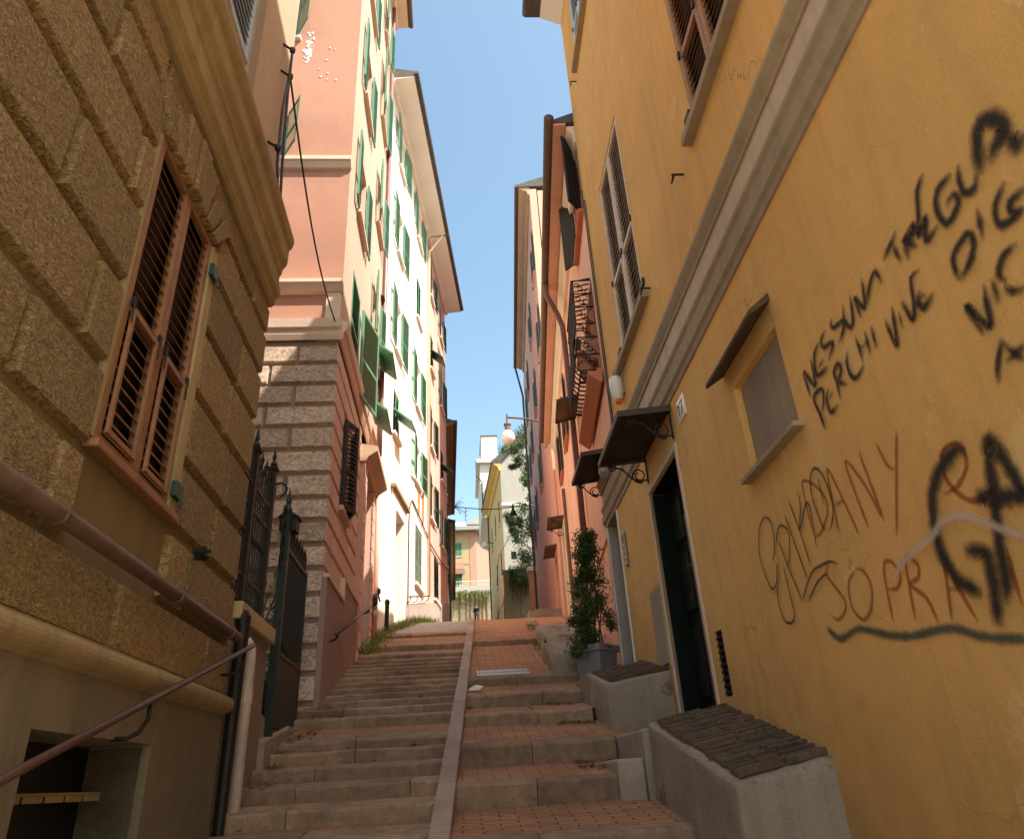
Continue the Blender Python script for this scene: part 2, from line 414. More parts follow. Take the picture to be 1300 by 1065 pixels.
def volume(F, name, mat, root, a, z, depth=6.0, back=.3):
    mb = MB(); F.box(mb, a, (-depth, -back), z); return mb.build(name, mat, root)
def window(F, root, s0, s1, z0, z1, n=0.0, mat='green_paint', kind='open', leaf=None, depth=.25, sill='white_trim', pane='pane',
           pitch=.075, frame='white_trim', swing=.04, label=None, grille=None):
    """window part: frame mesh with pane, shutter leaves and sill as sub-parts; the hole is cut by skin()"""
    fr = MB(); t = .06
    F.box(fr, (s0, s0+t), (n-depth+.02, n-depth+.09), (z0, z1)); F.box(fr, (s1-t, s1), (n-depth+.02, n-depth+.09), (z0, z1))
    F.box(fr, (s0+t, s1-t), (n-depth+.02, n-depth+.09), (z0, z0+t)); F.box(fr, (s0+t, s1-t), (n-depth+.02, n-depth+.09), (z1-t, z1))
    m = (s0+s1)/2; F.box(fr, (m-.03, m+.03), (n-depth+.022, n-depth+.088), (z0+t, z1-t))
    o = fr.build('window', frame, root, label=label)
    MB().quad(F.P(s0, n-depth+.04, z0), F.P(s1, n-depth+.04, z0), F.P(s1, n-depth+.04, z1), F.P(s0, n-depth+.04, z1)).build('pane', pane, o)
    if sill:
        b = MB(); F.box(b, (s0-.08, s1+.08), (n-.01, n+.09), (z0-.07, z0)); b.build('sill', sill, o)
    W = leaf or (s1-s0)/2; H = z1-z0
    if kind == 'open':
        for sgn, x in ((-1, s0), (1, s1)):
            lb = MB(); louvre(lb, F.P(x, n+swing*.5, z0), (F.d*sgn+F.n*swing*1.2).normalized(), F.n, W, H, pitch=pitch, tilt=-1); lb.build('shutter', mat, o)
    elif kind == 'board':
        for sgn, x in ((-1, s0), (1, s1)):
            lb = MB(); u_ = (F.n*.6+F.d*sgn*.8).normalized(); lb.lbox(F.P(x, n+.02, z0), u_, Z, u_.cross(Z), (0, W), (0, H), (0, .035)); lb.lbox(F.P(x, n+.02, z0), u_, Z, u_.cross(Z), (.06, W-.06), (.08, H-.08), (.036, .05)); lb.build('shutter', mat, o)
    elif kind == 'half':          # one leaf folded back, one standing straight out
        lb = MB(); louvre(lb, F.P(s1, n+.02, z0), (F.d+F.n*.06).normalized(), F.n, W, H, pitch=pitch); lb.build('shutter', mat, o)
        lb = MB(); louvre(lb, F.P(s0, n+.02, z0), (F.n*.95-F.d*.3).normalized(), F.d, W, H, pitch=pitch); lb.build('shutter', mat, o)
    elif kind == 'out':
        for sgn, x in ((-1, s0), (1, s1)):
            lb = MB(); louvre(lb, F.P(x, n+.02, z0), (F.n*.9+F.d*sgn*.35).normalized(), F.d*sgn, W, H, pitch=pitch); lb.build('shutter', mat, o)
    elif kind in ('closed', 'flap'):
        for x in (s0, m):
            lb = MB(); louvre(lb, F.P(x+.005, n-.05, z0+.01), F.d, F.n, (s1-s0)/2-.01, H-.02, pitch=pitch); lb.build('shutter', mat, o)
        if kind == 'flap':        # the lower panel pushed out on stays
            lb = MB(); v = (F.n*.75-Z*.66).normalized(); zz = z0+H*.52
            lb.lbox(F.P(s0+.02, n+.0, zz), F.d, v, v.cross(F.d).normalized(), (0, s1-s0-.04), (0, .6), (0, .035)); lb.build('shutter_flap', mat, o)
    if grille:
        g = MB(); k = int((s1-s0)/.14); h = int((z1-z0)/.17)
        for i in range(1, k): g.tube([F.P(s0+(s1-s0)*i/k, n-.03, z0), F.P(s0+(s1-s0)*i/k, n-.03, z1)], .011, 5)
        for i in range(1, h): g.tube([F.P(s0, n-.03, z0+(z1-z0)*i/h), F.P(s1, n-.03, z0+(z1-z0)*i/h)], .011, 5)
        g.build('grille', grille, o)
    return o
def hang_flap(F, root, s0, s1, z, n, mat, drop=.66, name='shutter_flap'):
    v = (F.n*.8-Z*drop).normalized(); lb = MB()
    lb.lbox(F.P(s0, n, z), F.d, v, v.cross(F.d).normalized(), (0, s1-s0), (0, .45), (0, .04)); return lb.build(name, mat, root)
def eave(F, root, a, z, out, mat='roof_slate', soffit='white_soffit', th=.14, gutter='brown_metal', rise=.0, back=4.0, gr=.07):
    mb = MB(); F.prof(mb, a[0], a[1], [(-.2, z), (out, z), (out, z+th), (-back, z+th+back*.35), (-back, z+.02)]); rf = mb.build('roof', mat, root)
    mb = MB(); F.prof(mb, a[0]+.01, a[1]-.01, [(0.003, z-.16), (.10, z-.16), (.14, z-.06), (out-.05, z-.03), (out-.05, z-.003), (0.003, z-.003)]); mb.build('soffit', soffit, rf)
    mb = MB(); mb.tube([F.P(a[0]-.04, out+gr*.6, z+th*.5), F.P(a[1]+.04, out+gr*.6, z+th*.5)], gr, 8); mb.build('gutter', gutter, rf)
    return rf
def bracket_tube(mb, pts, r=.012, seg=6): mb.tube(pts, r, seg)
def arc(c, u, v, r, a0, a1, n=8): return [c+u*(r*math.cos(a0+(a1-a0)*i/n))+v*(r*math.sin(a0+(a1-a0)*i/n)) for i in range(n+1)]

# ================================================================== NEAR HOUSE ON THE LEFT
lh = thing('rusticated_house', 'ochre roughcast rusticated house nearest on the left, with brown shutters and a wall pipe', 'house', L.P(4, 0, -1.5))
SE, S0 = 5.82, .7
WIN = (3.24, 4.23, 1.49, 3.46); UW = (3.1, 4.24, 5.35, 7.4); BW = (3.2, 4.5, -.45, .27)
mb = MB(); L.skin(mb, (S0, SE), (.5, 4.0), [WIN], -.055, .30); mb.build('wall', 'ochre_joint', lh)
volume(L, 'wall_core', 'ochre_joint', lh, (S0, SE), (-2, 9.6), 7, .36)
# roughcast blocks with chamfered edges
mb = MB(); rows = [(.66, .965), (1.035, 1.375), (1.46, 1.80), (1.885, 2.285), (2.365, 2.76), (2.845, 3.215), (3.295, 3.635), (3.715, 3.935)]
joints = [[2.1, 3.8, 5.3], [2.95, 4.72], [2.5, 5.1], [1.7, 2.9, 5.25], [2.46, 5.05], [1.9, 3.0, 5.2], [2.54, 4.9], [1.6, 3.1, 5.3]]
for (z0, z1), js in zip(rows, joints):
    xs = [S0]+[]+[j for j in js]+[SE]
    spans = list(zip(xs[:-1], xs[1:]))
    for a, b in spans:
        a += .024 if a > S0 else 0; b -= .024 if b < SE else -.015
        cut = [(a, b)]
        wl, wr = WIN[0]-.06, WIN[1]+.13
        if z1 > WIN[2]-.12 and z0 < 3.0+.0:
            cut = [(p, q) for p, q in ((a, min(b, wl)), (max(a, wr), b)) if q-p > .08]
        elif z1 > WIN[2] and z0 < WIN[3]+.02:
            cut = [(p, q) for p, q in ((a, min(b, wl)), (max(a, wr), b)) if q-p > .08]
        for p, q in cut: mb.frustum(L.P(0, -.054, 0), L.d, Z, L.n, (p, q), (z0-.01, z1+.012), 0, .046, .015)
bl = mb.build('rustication', 'ochre_roughcast', lh)
# splayed lintel stones over the window
mb = MB(); n = 7
for i in range(n):
    a0 = WIN[0]-.02+(WIN[1]-WIN[0]+.04)*i/n; a1 = WIN[0]-.02+(WIN[1]-WIN[0]+.04)*(i+1)/n; m = 3.7
    t0 = m+(a0-m)*1.45; t1 = m+(a1-m)*1.45
    zt = 3.86 if i in (2, 3, 4) else 3.72
    L.poly(mb, [(a0+.012, 3.44), (a1-.012, 3.44), (t1-.014, zt), (t0+.014, zt)], -.05, .022 if i != 3 else .04)
mb.build('lintel', 'ochre_roughcast', lh, bevel=.012)
for a, n_ in (((WIN[1]+.015, WIN[1]+.125), -.012), ((WIN[0]-.055, WIN[0]-.015), -.02)): mb = MB(); L.box(mb, a, (-.054, n_), (1.5, 3.43)); mb.build('window_jamb', 'ochre_smooth', lh)
# entablature between ground floor and upper floor
mb = MB(); prof_ = [(-.3, 3.95), (.02, 3.95), (.045, 3.98), (.045, 4.03), (.08, 4.07), (.085, 4.14), (.06, 4.16), (.06, 4.30), (.075, 4.32), (.08, 4.37), (.115, 4.43), (.12, 4.47), (.12, 4.60), (.145, 4.63), (.16, 4.68), (.16, 4.73), (-.3, 4.77)]
L.prof(mb, S0, SE-.05, prof_); mb.build('string_course', 'cornice_ochre', lh)
# upper floor
mb = MB(); L.skin(mb, (S0, 5.55), (4.72, 9.6), [UW], -.02, .3); mb.build('upper_wall', 'peach_wall', lh)
mb = MB(); L.box(mb, (UW[1]+.01, UW[1]+.2), (-.019, .012), (4.78, 9.5)); mb.build('upper_band', 'shaded_band', lh)
o = window(L, lh, *UW, n=-.02, mat='blue_white', kind='none', sill=None, pane='dark_inside', frame='blue_white')
for x in (UW[0], (UW[0]+UW[1])/2):
    lb = MB(); louvre(lb, L.P(x+.004, -.05, UW[2]), L.d, L.n, (UW[1]-UW[0])/2-.008, UW[3]-UW[2], th=.05, pitch=.085); lb.build('shutter', 'blue_white', o)
# torus moulding and plinth with the cellar opening
mb = MB(); pts = [(-.2, .50), (0.0, .50)]+[(.03+.055*math.cos(a), .575+.055*math.sin(a)) for a in [rad(x) for x in range(-80, 91, 20)]]+[(-.0, .635), (-.0, .655), (-.2, .655)]
L.prof(mb, S0, SE-.02, pts); mb.build('base_moulding', 'cornice_ochre', lh, smooth=False)
mb = MB(); L.skin(mb, (S0, SE-.02), (-2.2, .505), [BW], .015, .35); mb.build('plinth', 'ochre_plinth', lh)
for a in ((BW[0]+.002, BW[0]+.006), (BW[1]-.006, BW[1]-.002)): m_ = MB(); L.box(m_, a, (-.295, -.03), (BW[2], BW[3]-.01)); m_.build('cellar_shade', 'soil', lh)  # dark sheets added over the reveals to paint in their shade
cw = MB(); L.box(cw, (BW[0], BW[1]), (-.33, -.3), (BW[2], BW[3])); cw = cw.build('cellar_window', 'dark_inside', lh)
mb = MB()
for i in range(6): L.box(mb, (BW[0]+.1+.2*i, BW[0]+.25+.2*i), (-.20, -.185), (.02, .045))
L.box(mb, BW[:2], (-.212, -.201), (.046, .06)); mb.build('grating', 'cornice_ochre', cw)
# main window: two louvred leaves with hinged lower panels
o = window(L, lh, *WIN, n=-.055, mat='orange_wood', kind='none', sill=None, pane='dark_inside', frame='orange_wood', depth=.28, label='window with brown louvred shutters closed over it')
wm = (WIN[0]+WIN[1])/2; HW = (WIN[1]-WIN[0])/2
MB().quad(*[L.P(a, -.095, z) for a, z in ((WIN[0], WIN[2]), (WIN[1], WIN[2]), (WIN[1], WIN[3]), (WIN[0], WIN[3]))]).build('shade_sheet', 'dark_inside', o)  # dark sheet added so the gaps between the slats read as unlit
for x in (WIN[0], wm):
    lb = MB(); lb.slats = MB(); louvre(lb, L.P(x+.006, -.068, WIN[2]+.01), L.d, L.n, HW-.012, WIN[3]-WIN[2]-.03, th=.045, stile=.046, rails=(0, .40, 1.0), pitch=.07, fine=True)
    lf = lb.build('shutter', 'orange_wood', o, bevel=.003); lb.slats.build('louvre', 'slat_wood', lf)
    lb = MB(); H2 = (WIN[3]-WIN[2])*.40   # hinged inset panel frame
    louvre(lb, L.P(x+.068, -.020, WIN[2]+.07), L.d, L.n, HW-.136, H2-.07, th=.018, stile=.03, rails=(0, 1.0), slat=False); lb.build('flap', 'orange_wood', lf, bevel=.002)
    zc = WIN[2]+H2+.02
    for dx in (.05, HW-.06): hb = MB(); L.box(hb, (x+dx-.012, x+dx+.02), (-.017, .0), (zc-.03, zc+.03)); hb.tube([L.P(x+dx, -.004, zc-.03), L.P(x+dx, .002, zc-.12)], .005, 5); hb.build('hinge', 'iron', lf)
mb = MB()
for z in (1.62, 3.22): mb = MB(); L.box(mb, (WIN[1]-.01, WIN[1]+.11), (-.011, .02), (z-.045, z+.045)); L.box(mb, (WIN[1]+.06, WIN[1]+.11), (.021, .03), (z-.09, z-.045)); mb.build('latch', 'dark_green', o)
mb = MB(); L.box(mb, (WIN[0]-.05, WIN[1]+.1), (-.054, .022), (1.44, 1.485)); mb.build('sill', 'orange_wood', o, bevel=.008)
mb = MB(); mb.lathe(L.P(4.74, 0.0, 1.385), [(.02, 0), (.02, .05), (.035, .055), (.035, .075), (.012, .08), (.012, .11)], 8, L.n); mb.lathe(L.P(4.79, 0.0, 1.36), [(.02, 0), (.02, .05), (.03, .06), (.0, .09)], 8, L.n); mb.build('shutter_bolt', 'iron', lh)
# pipe along the wall
mb = MB(); mb.tube([L.P(.75, .06, 1.03), L.P(5.8, .06, 1.03)], .038, 12); pp = mb.build('wall_pipe', 'copper_pipe', lh, smooth=True)
mb = MB()
for s in (1.9, 2.95, 4.4, 5.55): mb = MB(); mb.tube([L.P(s-.02, .06, 1.03), L.P(s+.02, .06, 1.03)], .046, 12); mb.tube([L.P(s, -.05, 1.03), L.P(s, .06, 1.03)], .01, 6); mb.build('pipe_clip', 'copper_pipe', pp)

# handrail climbing beside it
def handrail(F, a0, z0, a1, z1, label, n=.13, r=.019, br=(.25, .85), drop=.14):
    t = thing('handrail', label, 'handrail', F.P(a0, 0, z0-.9), 'handrails fixed along the house fronts')
    mb = MB(); mb.tube([F.P(a0, n, z0), F.P(a1, n, z1)], r, 10); mb.build('rail', 'rail_paint', t, smooth=True)
    for f in br:
        s = a0+(a1-a0)*f; z = z0+(z1-z0)*f; mb = MB()
        mb.tube([F.P(s, n, z-r*.6), F.P(s, n, z-drop*.5), F.P(s-.015, n*.8, z-drop*.85), F.P(s-.03, n*.45, z-drop), F.P(s-.04, 0, z-drop)], r*.62, 8); mb.build('bracket', 'iron', t, smooth=True)
    return t
handrail(L, 1.4, -.33, 5.95, 1.0, 'brown tubular handrail on hooked brackets below the long wall pipe', br=(.25, .58, .95), drop=.17, r=.018, n=.14)

# cables and hooks on the upper corner
t = thing('wall_cable', 'black cables on hooks at the peach corner, one slung to the pink house', 'cable', L.P(5.2, 0, 5.0))
mb = MB(); mb.tube([L.P(5.24, .06, 6.78), L.P(5.27, .06, 6.2), L.P(5.32, .07, 5.5), L.P(5.4, .08, 4.9), L.P(5.6, .06, 4.95)], .014, 6)
mb.tube([L.P(5.28, .05, 6.45), L.P(5.2, .05, 5.9), L.P(5.22, .06, 5.2), L.P(5.3, .08, 4.9)], .014, 6)
mb.build('cable', 'wire', t)
mb = MB(); a, b = L.P(5.28, .06, 6.45), V((-1.78, 9.36, 6.12)); mb.tube([a.lerp(b, i/12)-Z*(.35*math.sin(math.pi*i/12)) for i in range(13)], .011, 5)
mb.build('slung_cable', 'wire', t)
for s, z in ((5.16, 6.81), (5.2, 6.46), (5.1, 5.36)):
    mb = MB(); mb.tube([L.P(s, -.03, z), L.P(s+.08, .06, z)], .014, 6); mb.lathe(L.P(s+.08, .06, z-.04), [(.02, 0), (.03, .02), (.03, .06), (.015, .08)], 8); mb.build('hook', 'iron', t)

# ================================================================== GARDEN WALL, IRON FENCE, GATE
gw = thing('garden_wall', 'low reddish brown garden wall with a pale coping under the iron fence', 'wall', L.P(6.5, 0, 0))
mb = MB(); L.box(mb, (5.92, 7.12), (-.32, -.02), (-1.2, 1.195)); mb.build('wall', 'brown_render', gw)
mb = MB(); L.box(mb, (5.915, 7.15), (-.36, .035), (1.198, 1.33)); mb.build('coping', 'ochre_smooth', gw, bevel=.012)
t = thing('drainpipe', 'pale drainpipe with a grey top socket at the corner of the garden wall', 'drainpipe', L.P(6.2, .05, -.5))
mb = MB(); mb.tube([L.P(6.2, .01, 1.08), L.P(6.22, .05, 1.02), L.P(6.22, .055, .95), L.P(6.22, .055, -.7)], .048, 12); mb.build('pipe', 'pale_pipe', t, smooth=True)
mb = MB(); mb.tube([L.P(6.22, .055, .62), L.P(6.22, .055, .72)], .055, 12); mb.build('collar', 'pale_pipe', t)
mb = MB(); mb.tube([L.P(5.97, .04, 1.18), L.P(5.97, .04, 1.1), L.P(5.97, .03, -.6)], [.05, .05, .035], 10); mb.lathe(L.P(5.97, .04, 1.16), [(.055, 0), (.055, .06), (.03, .10), (.01, .11)], 10); mb.build('iron_downpipe', 'iron', t, smooth=False)

fe = thing('iron_fence', 'tall black iron fence of spear-topped bars standing on the garden wall coping', 'fence', L.P(6.5, -.12, 1.33))
NF = -.10
for s, z1 in ((6.27, 2.72), (6.97, 2.82)):
    mb = MB(); L.box(mb, (s-.035, s+.035), (NF-.035, NF+.035), (1.33, z1)); L.box(mb, (s-.05, s+.05), (NF-.05, NF+.05), (z1, z1+.03)); mb.lathe(L.P(s, NF, z1+.03), [(.02, 0), (.035, .04), (.012, .08), (.022, .11), (.0, .22)], 8); mb.build('post', 'iron', fe)
mb = MB()
for i in range(13):
    s = 5.96+.083*i
    if min(abs(s-6.27), abs(s-6.97)) < .045: continue
    top = 2.62+(.10 if i % 2 else 0)
    mb.tube([L.P(s, NF, 1.33), L.P(s, NF, top)], .0095, 6); mb.lathe(L.P(s, NF, top), [(.009, 0), (.02, .03), (.008, .07), (.0, .14)], 6)
    mb.lathe(L.P(s, NF, 1.95), [(.009, 0), (.02, .02), (.02, .04), (.009, .06)], 6)
mb.build('bars', 'iron', fe)
for z in (1.42, 1.62, 2.22, 2.43): mb = MB(); L.box(mb, (5.92, 6.97), (NF-.012, NF+.012), (z-.012, z+.012)); mb.build('rail', 'rusty_iron', fe)
mb = MB()
for i in range(12):
    c = L.P(6.0+.083*i, NF, 2.325); mb.tube(arc(c, L.d, Z, .036, 0, 5.6, 9), .006, 5); c = L.P(6.0+.083*i, NF, 1.52); mb.tube(arc(c, L.d, Z, .04, 1, 6.6, 9), .006, 5)
for sg in (-1, 1): mb.tube(arc(L.P(6.97+.09*sg, NF, 2.66), L.d, Z, .075, -1.4, 3.9, 10), .011, 5); mb.tube(arc(L.P(6.97, NF+.08*sg, 2.62), L.n, Z, .07, -1.4, 3.9, 10), .011, 5)
mb.build('scrollwork', 'iron', fe)

ga = thing('iron_gate', 'blackish iron gate with a sheet-metal foot beside the pink house corner', 'gate', L.P(7.5, -.05, .3))
NG = -.03
mb = MB(); L.box(mb, (7.44, 7.52), (NG-.04, NG+.04), (.2, 2.55)); mb.lathe(L.P(7.48, NG, 2.55), [(.03, 0), (.045, .04), (.02, .09), (.03, .13), (.0, .28)], 8); mb.build('post', 'gate_paint', ga)
mb = MB(); L.box(mb, (7.5, 7.68), (NG-.08, NG+.09), (2.38, 2.52)); L.prof(mb, 7.48, 7.70, [(NG-.1, 2.522), (NG+.11, 2.522), (NG, 2.60)]); mb.build('post_cap', 'iron', ga)
mb = MB(); L.box(mb, (7.56, 8.72), (NG-.012, NG+.012), (.55, 1.17)); mb.build('kick_panel', 'gate_paint', ga)
mb = MB(); L.box(mb, (7.53, 7.57), (NG-.02, NG+.02), (.5, 2.3)); L.box(mb, (8.70, 8.74), (NG-.02, NG+.02), (.5, 2.25)); L.box(mb, (7.57, 8.70), (NG-.018, NG+.018), (1.172, 1.215)); L.box(mb, (7.57, 8.70), (NG-.018, NG+.018), (2.19, 2.23)); mb.build('frame', 'gate_paint', ga)
mb = MB()
for i in range(13):
    s = 7.64+.084*i; mb.tube([L.P(s, NG, 1.21), L.P(s, NG, 2.34+.05*(i % 2))], .010, 6); mb.lathe(L.P(s, NG, 2.34+.05*(i % 2)), [(.009, 0), (.018, .03), (.0, .11)], 6)
mb.tube([L.P(7.6, NG+.015, 1.3), L.P(8.1, NG+.015, 1.22)], .009, 5)
mb.build('bars', 'iron', ga)
mb = MB()
for k in range(4): mb.tube(arc(L.P(7.36, NG, 2.05+.16*k), L.d, Z, .07, -1.5, 4.2, 9), .008, 5)
mb.build('scrollwork', 'iron', ga)
# courtyard behind
o = MB(); o.lbox(V((0, 0, 0)), V((1, 0, 0)), V((0, 1, 0)), Z, (-8, -1.95), (5.9, 9.38), (-1, 1.0)); struct(o.build('courtyard_ground', 'soil'))
mb = MB(); L.poly(mb, [(7.1, .0), (7.45, .0), (7.45, .62), (7.12, .66)], -.5, -.05); L.poly(mb, [(7.15, -.2), (8.8, -.2), (8.8, .60), (8.3, .60), (7.2, .42)], -.12, .02)
tag(mb.build('threshold_stone', 'concrete', bevel=.02), 'sloping worn stone under the iron gate beside the lowest steps', 'stone')
t = thing('garden_plant', 'small green plant growing between the fence and the gate', 'plant', L.P(7.3, -.25, .62))
mb = MB()
for i in range(150): mb.leaf(L.P(random.uniform(7.12, 7.4), random.uniform(-.5, -.1), 1.0+abs(random.gauss(0, .22))), .07)
mb.build('foliage', 'leaf_bright', t, closed=False)
mb = MB()
for i in range(6): mb.tube([L.P(7.28, -.25, .62), L.P(7.28+random.uniform(-.12, .12), -.25+random.uniform(-.15, .15), 1.2)], .006, 5)
mb.build('stem', 'bark', t)
t = thing('garden_shrub', 'straggly green shrub showing through the gate bars', 'shrub', L.P(8.2, -.5, 1.0))
mb = MB()
for i in range(420): mb.leaf(L.P(random.uniform(7.7, 8.7), random.uniform(-.8, -.2), 1.05+abs(random.gauss(.3, .42))), .08)
mb.build('foliage', 'leaf_dark', t, closed=False)
mb = MB()
for i in range(8): mb.tube([L.P(8.2, -.5, 1.0), L.P(8.2+random.uniform(-.4, .4), -.5+random.uniform(-.25, .25), 2.0)], .01, 5)
mb.build('stem', 'bark', t)

# ================================================================== PINK HOUSE
ph = thing('pink_house', 'tall salmon pink house with a grey rusticated ground floor turned to the stairs', 'house', V((-1.72, 9.4, .6)))
ZR = 5.84
fw1 = (1.13, 2.1, 9.45, 10.5); fw2 = (1.16, 2.1, 12.55, 14.4)
mb = MB(); PF.skin(mb, (0, 4.5), (6.17, 21.55), [fw1, fw2], 0, .28, (0, 1)); mb.build('front_wall', 'salmon_front', ph)
mb = MB(); mb.lbox(V((0, 0, 0)), V((1, 0, 0)), V((0, 1, 0)), Z, (-6.2, -2.12), (9.72, 15.55), (-.5, 21.4)); mb.build('wall_core', 'stone_joint', ph)
for q, k in ((fw1, 'half'), (fw2, 'half')):
    o = window(PF, ph, *q, mat='green_paint', kind='none', frame='white_trim')
    lb = MB(); louvre(lb, PF.P(q[0], .02, q[2]), (PF.n*.8-PF.d*.55).normalized(), PF.n, .5, q[3]-q[2], pitch=.07); lb.build('shutter', 'green_paint', o)
mb = MB(); PF.prof(mb, -.02, 4.5, [(0, 9.20), (.05, 9.22), (.10, 9.32), (.13, 9.34), (.13, 9.42), (0, 9.44)]); mb.build('upper_ledge', 'cream_trim', ph)
mb = MB(); PF.prof(mb, -.02, 4.5, [(0, 6.66), (.05, 6.68), (.12, 6.78), (.15, 6.80), (.15, 6.86), (0, 6.88)]); mb.build('lower_ledge', 'cream_trim', ph)
mb = MB(); PF.box(mb, (.0, .22), (.002, .05), (6.2, 6.655)); mb.build('corner_pilaster', 'cream_trim', ph)
mb = MB(); PF.prof(mb, -.03, 4.5, [(0, 5.84), (.03, 5.84), (.06, 5.92), (.06, 5.98), (.10, 6.02), (.12, 6.16), (0, 6.18)])
PS.prof(mb, -.0, 5.6, [(0, 5.84), (.03, 5.84), (.06, 5.92), (.06, 5.98), (.10, 6.02), (.12, 6.16), (0, 6.18)]); mb.build('string_course', 'cream_trim', ph)
# rusticated gable stones
gz = [.55, .90, 1.23, 1.54, 1.84, 2.16, 2.48, 2.79, 3.11, 3.42, 3.76, 4.11, 4.46, 4.79, 5.12, 5.46, 5.78]
mb = MB(); PF.skin(mb, (0, 4.5), (-.5, 5.85), [], -.045, .1, (0, 1)); mb.build('joint_wall', 'stone_joint', ph)
mb = MB()
for i in range(len(gz)-1):
    xs = [0, .58, 1.35, 2.2, 3.1, 4.4] if i % 2 else [0, .95, 1.8, 2.6, 3.5, 4.4]
    for a, b in zip(xs[:-1], xs[1:]): mb.frustum(PF.P(0, -.044, 0), PF.d, Z, PF.n, (a+(.018 if a else 0), b-.018), (gz[i]+.026, gz[i+1]-.024), 0, .05, .016)
mb.build('gable_stones', 'grey_roughcast', ph)
# lane side, ground floor
gwin = (.98, 1.72, 3.62, 5.02)
mb = MB(); PS.skin(mb, (0, 3.05), (1.0, 5.85), [gwin], -.03, .3, (0, 1)); PS.skin(mb, (5.0, 6.2), (1.0, 5.85), [], -.03, .3); mb.build('side_joint_wall', 'pink_rustic', ph)
mb = MB()
for i in range(2, len(gz)-1):
    xs = [0.006, .6, 1.7, 2.5, 3.04] if i % 2 else [.006, .95, 1.9, 2.7, 3.04]
    for a, b in zip(xs[:-1], xs[1:]):
        for p, q in ([(a, b)] if gz[i+1] < 3.5 or gz[i] > 5.05 else [(a, min(b, gwin[0]-.07)), (max(a, gwin[1]+.07), b)]):
            if q-p > .1: mb.frustum(PS.P(0, -.029, 0), PS.d, Z, PS.n, (p+.008, q-.008), (gz[i]+.028, gz[i+1]-.024), 0, .032, .014)
mb.build('side_stones', 'pink_rustic', ph)
o = window(PS, ph, *gwin, n=-.03, mat='dark_green', kind='none', sill='pink_rustic', pane='dark_inside', frame='iron', label='barred ground floor window with dark open shutter')
lb = MB(); louvre(lb, PS.P(gwin[0], .0, gwin[2]), (PS.n*.4+PS.d).normalized(), PS.n, .4, 1.4, pitch=.07); lb.build('shutter', 'iron', o)
lb = MB(); louvre(lb, PS.P(gwin[1], .0, gwin[2]), (PS.n*.35-PS.d*.9).normalized(), PS.n, .38, 1.4, pitch=.07); lb.build('shutter', 'dark_green', o)
# stepped mauve base with pale edging
mb = MB(); PS.poly(mb, [(.0, .3), (1.46, .3), (1.46, 2.36), (.0, 2.36)], -.02, .055); PS.poly(mb, [(1.46, .3), (3.04, .3), (3.04, 2.66), (1.46, 2.66)], -.02, .056); mb.build('base_panel', 'mauve_base', ph)
mb = MB(); PS.box(mb, (-.0, 1.42), (0, .075), (2.362, 2.41)); PS.box(mb, (1.42, 1.47), (0, .0752), (2.362, 2.70)); PS.box(mb, (1.47, 3.03), (0, .0755), (2.665, 2.702)); mb.build('base_edging', 'cream_trim', ph)
# doorway: pilasters, recess, cornice
mb = MB()
for a in ((3.06, 3.42), (4.62, 4.98)):
    PS.box(mb, a, (-.3, .07), (1.2, 5.16))
    for k in range(11): PS.box(mb, (a[0]-.02, a[1]+.02), (.071, .088), (2.0+.29*k, 2.26+.29*k))
pl = mb.build('door_pilaster', 'pink_facade', ph)
mb = MB(); PS.box(mb, (3.42, 4.62), (-.33, -.30), (1.2, 5.16)); dr = mb.build('door', 'reveal_grey', ph)
mb = MB(); PS.box(mb, (3.52, 4.52), (-.299, -.26), (2.2, 4.1)); mb.build('leaf', 'dark_green', dr)
mb = MB(); PS.prof(mb, 3.0, 5.05, [(-.3, 5.165), (.10, 5.165), (.14, 5.25), (.26, 5.33), (.30, 5.35), (.30, 5.45), (.0, 5.50)]); mb.build('door_cornice', 'cornice_tan', ph)
# lane side, upper floors
PW = [(.95, 1.95, 6.22, 7.85, 'closed'), (.95, 1.95, 9.15, 10.7, 'half'), (.95, 1.95, 12.2, 13.9, 'half'), (.95, 1.95, 15.4, 17.0, 'half'), (3.85, 4.75, 8.2, 9.7, 'half'), (3.85, 4.75, 11.4, 12.9, 'half'), (3.85, 4.75, 14.8, 16.8, 'half'), (3.85, 4.75, 18, 19.5, 'open')]
mb = MB(); PS.skin(mb, (0, 6.2), (6.17, 21.55), [w_[:4] for w_ in PW], 0, .28, (0, 1)); mb.build('side_wall', 'peach_facade', ph)
for a, b, c, d, k in PW:
    o = window(PS, ph, a, b, c, d, mat='green_paint', kind='none' if k == 'closed' else 'open', leaf=.46 if k != 'closed' else None, swing=.05 if a < 2 else .12, frame='white_trim', sill='cream_trim')
    if k == 'closed':
        lb = MB(); louvre(lb, PS.P(a+.01, -.03, c), PS.d, PS.n, .96, d-c, pitch=.055, th=.04, rails=(0, .42, 1)); lb.build('shutter', 'green_paint', o)
        lb = MB(); louvre(lb, PS.P(b+.02, .04, c-.25), (PS.d+PS.n*.2).normalized(), PS.n, .95, d-c+.1, pitch=.055, th=.04, rails=(0, .42, 1), tilt=-1); lb.build('shutter', 'green_paint', o)
for s, z in ((3.5, 6.7), (4.4, 8.5)): hang_flap(PS, ph, s, s+1.2, z, .03, 'green_paint')
mb = MB(); mb.tube([PS.P(5.45, .07, 21.5), PS.P(5.5, .07, 7.3), PS.P(5.5, .07, 6.3)], .055, 10); mb.build('downpipe', 'plum_pipe', ph, smooth=True)
mb = MB(); mb.tube([PS.P(5.75, .06, 5.8), PS.P(5.75, .06, 2.6)], .05, 10); mb.lathe(PS.P(5.75, .06, 2.95), [(.05, 0), (.07, .02), (.07, .12), (.05, .14)], 10); mb.build('downpipe', 'pink_facade', ph, smooth=True)
mb = MB()
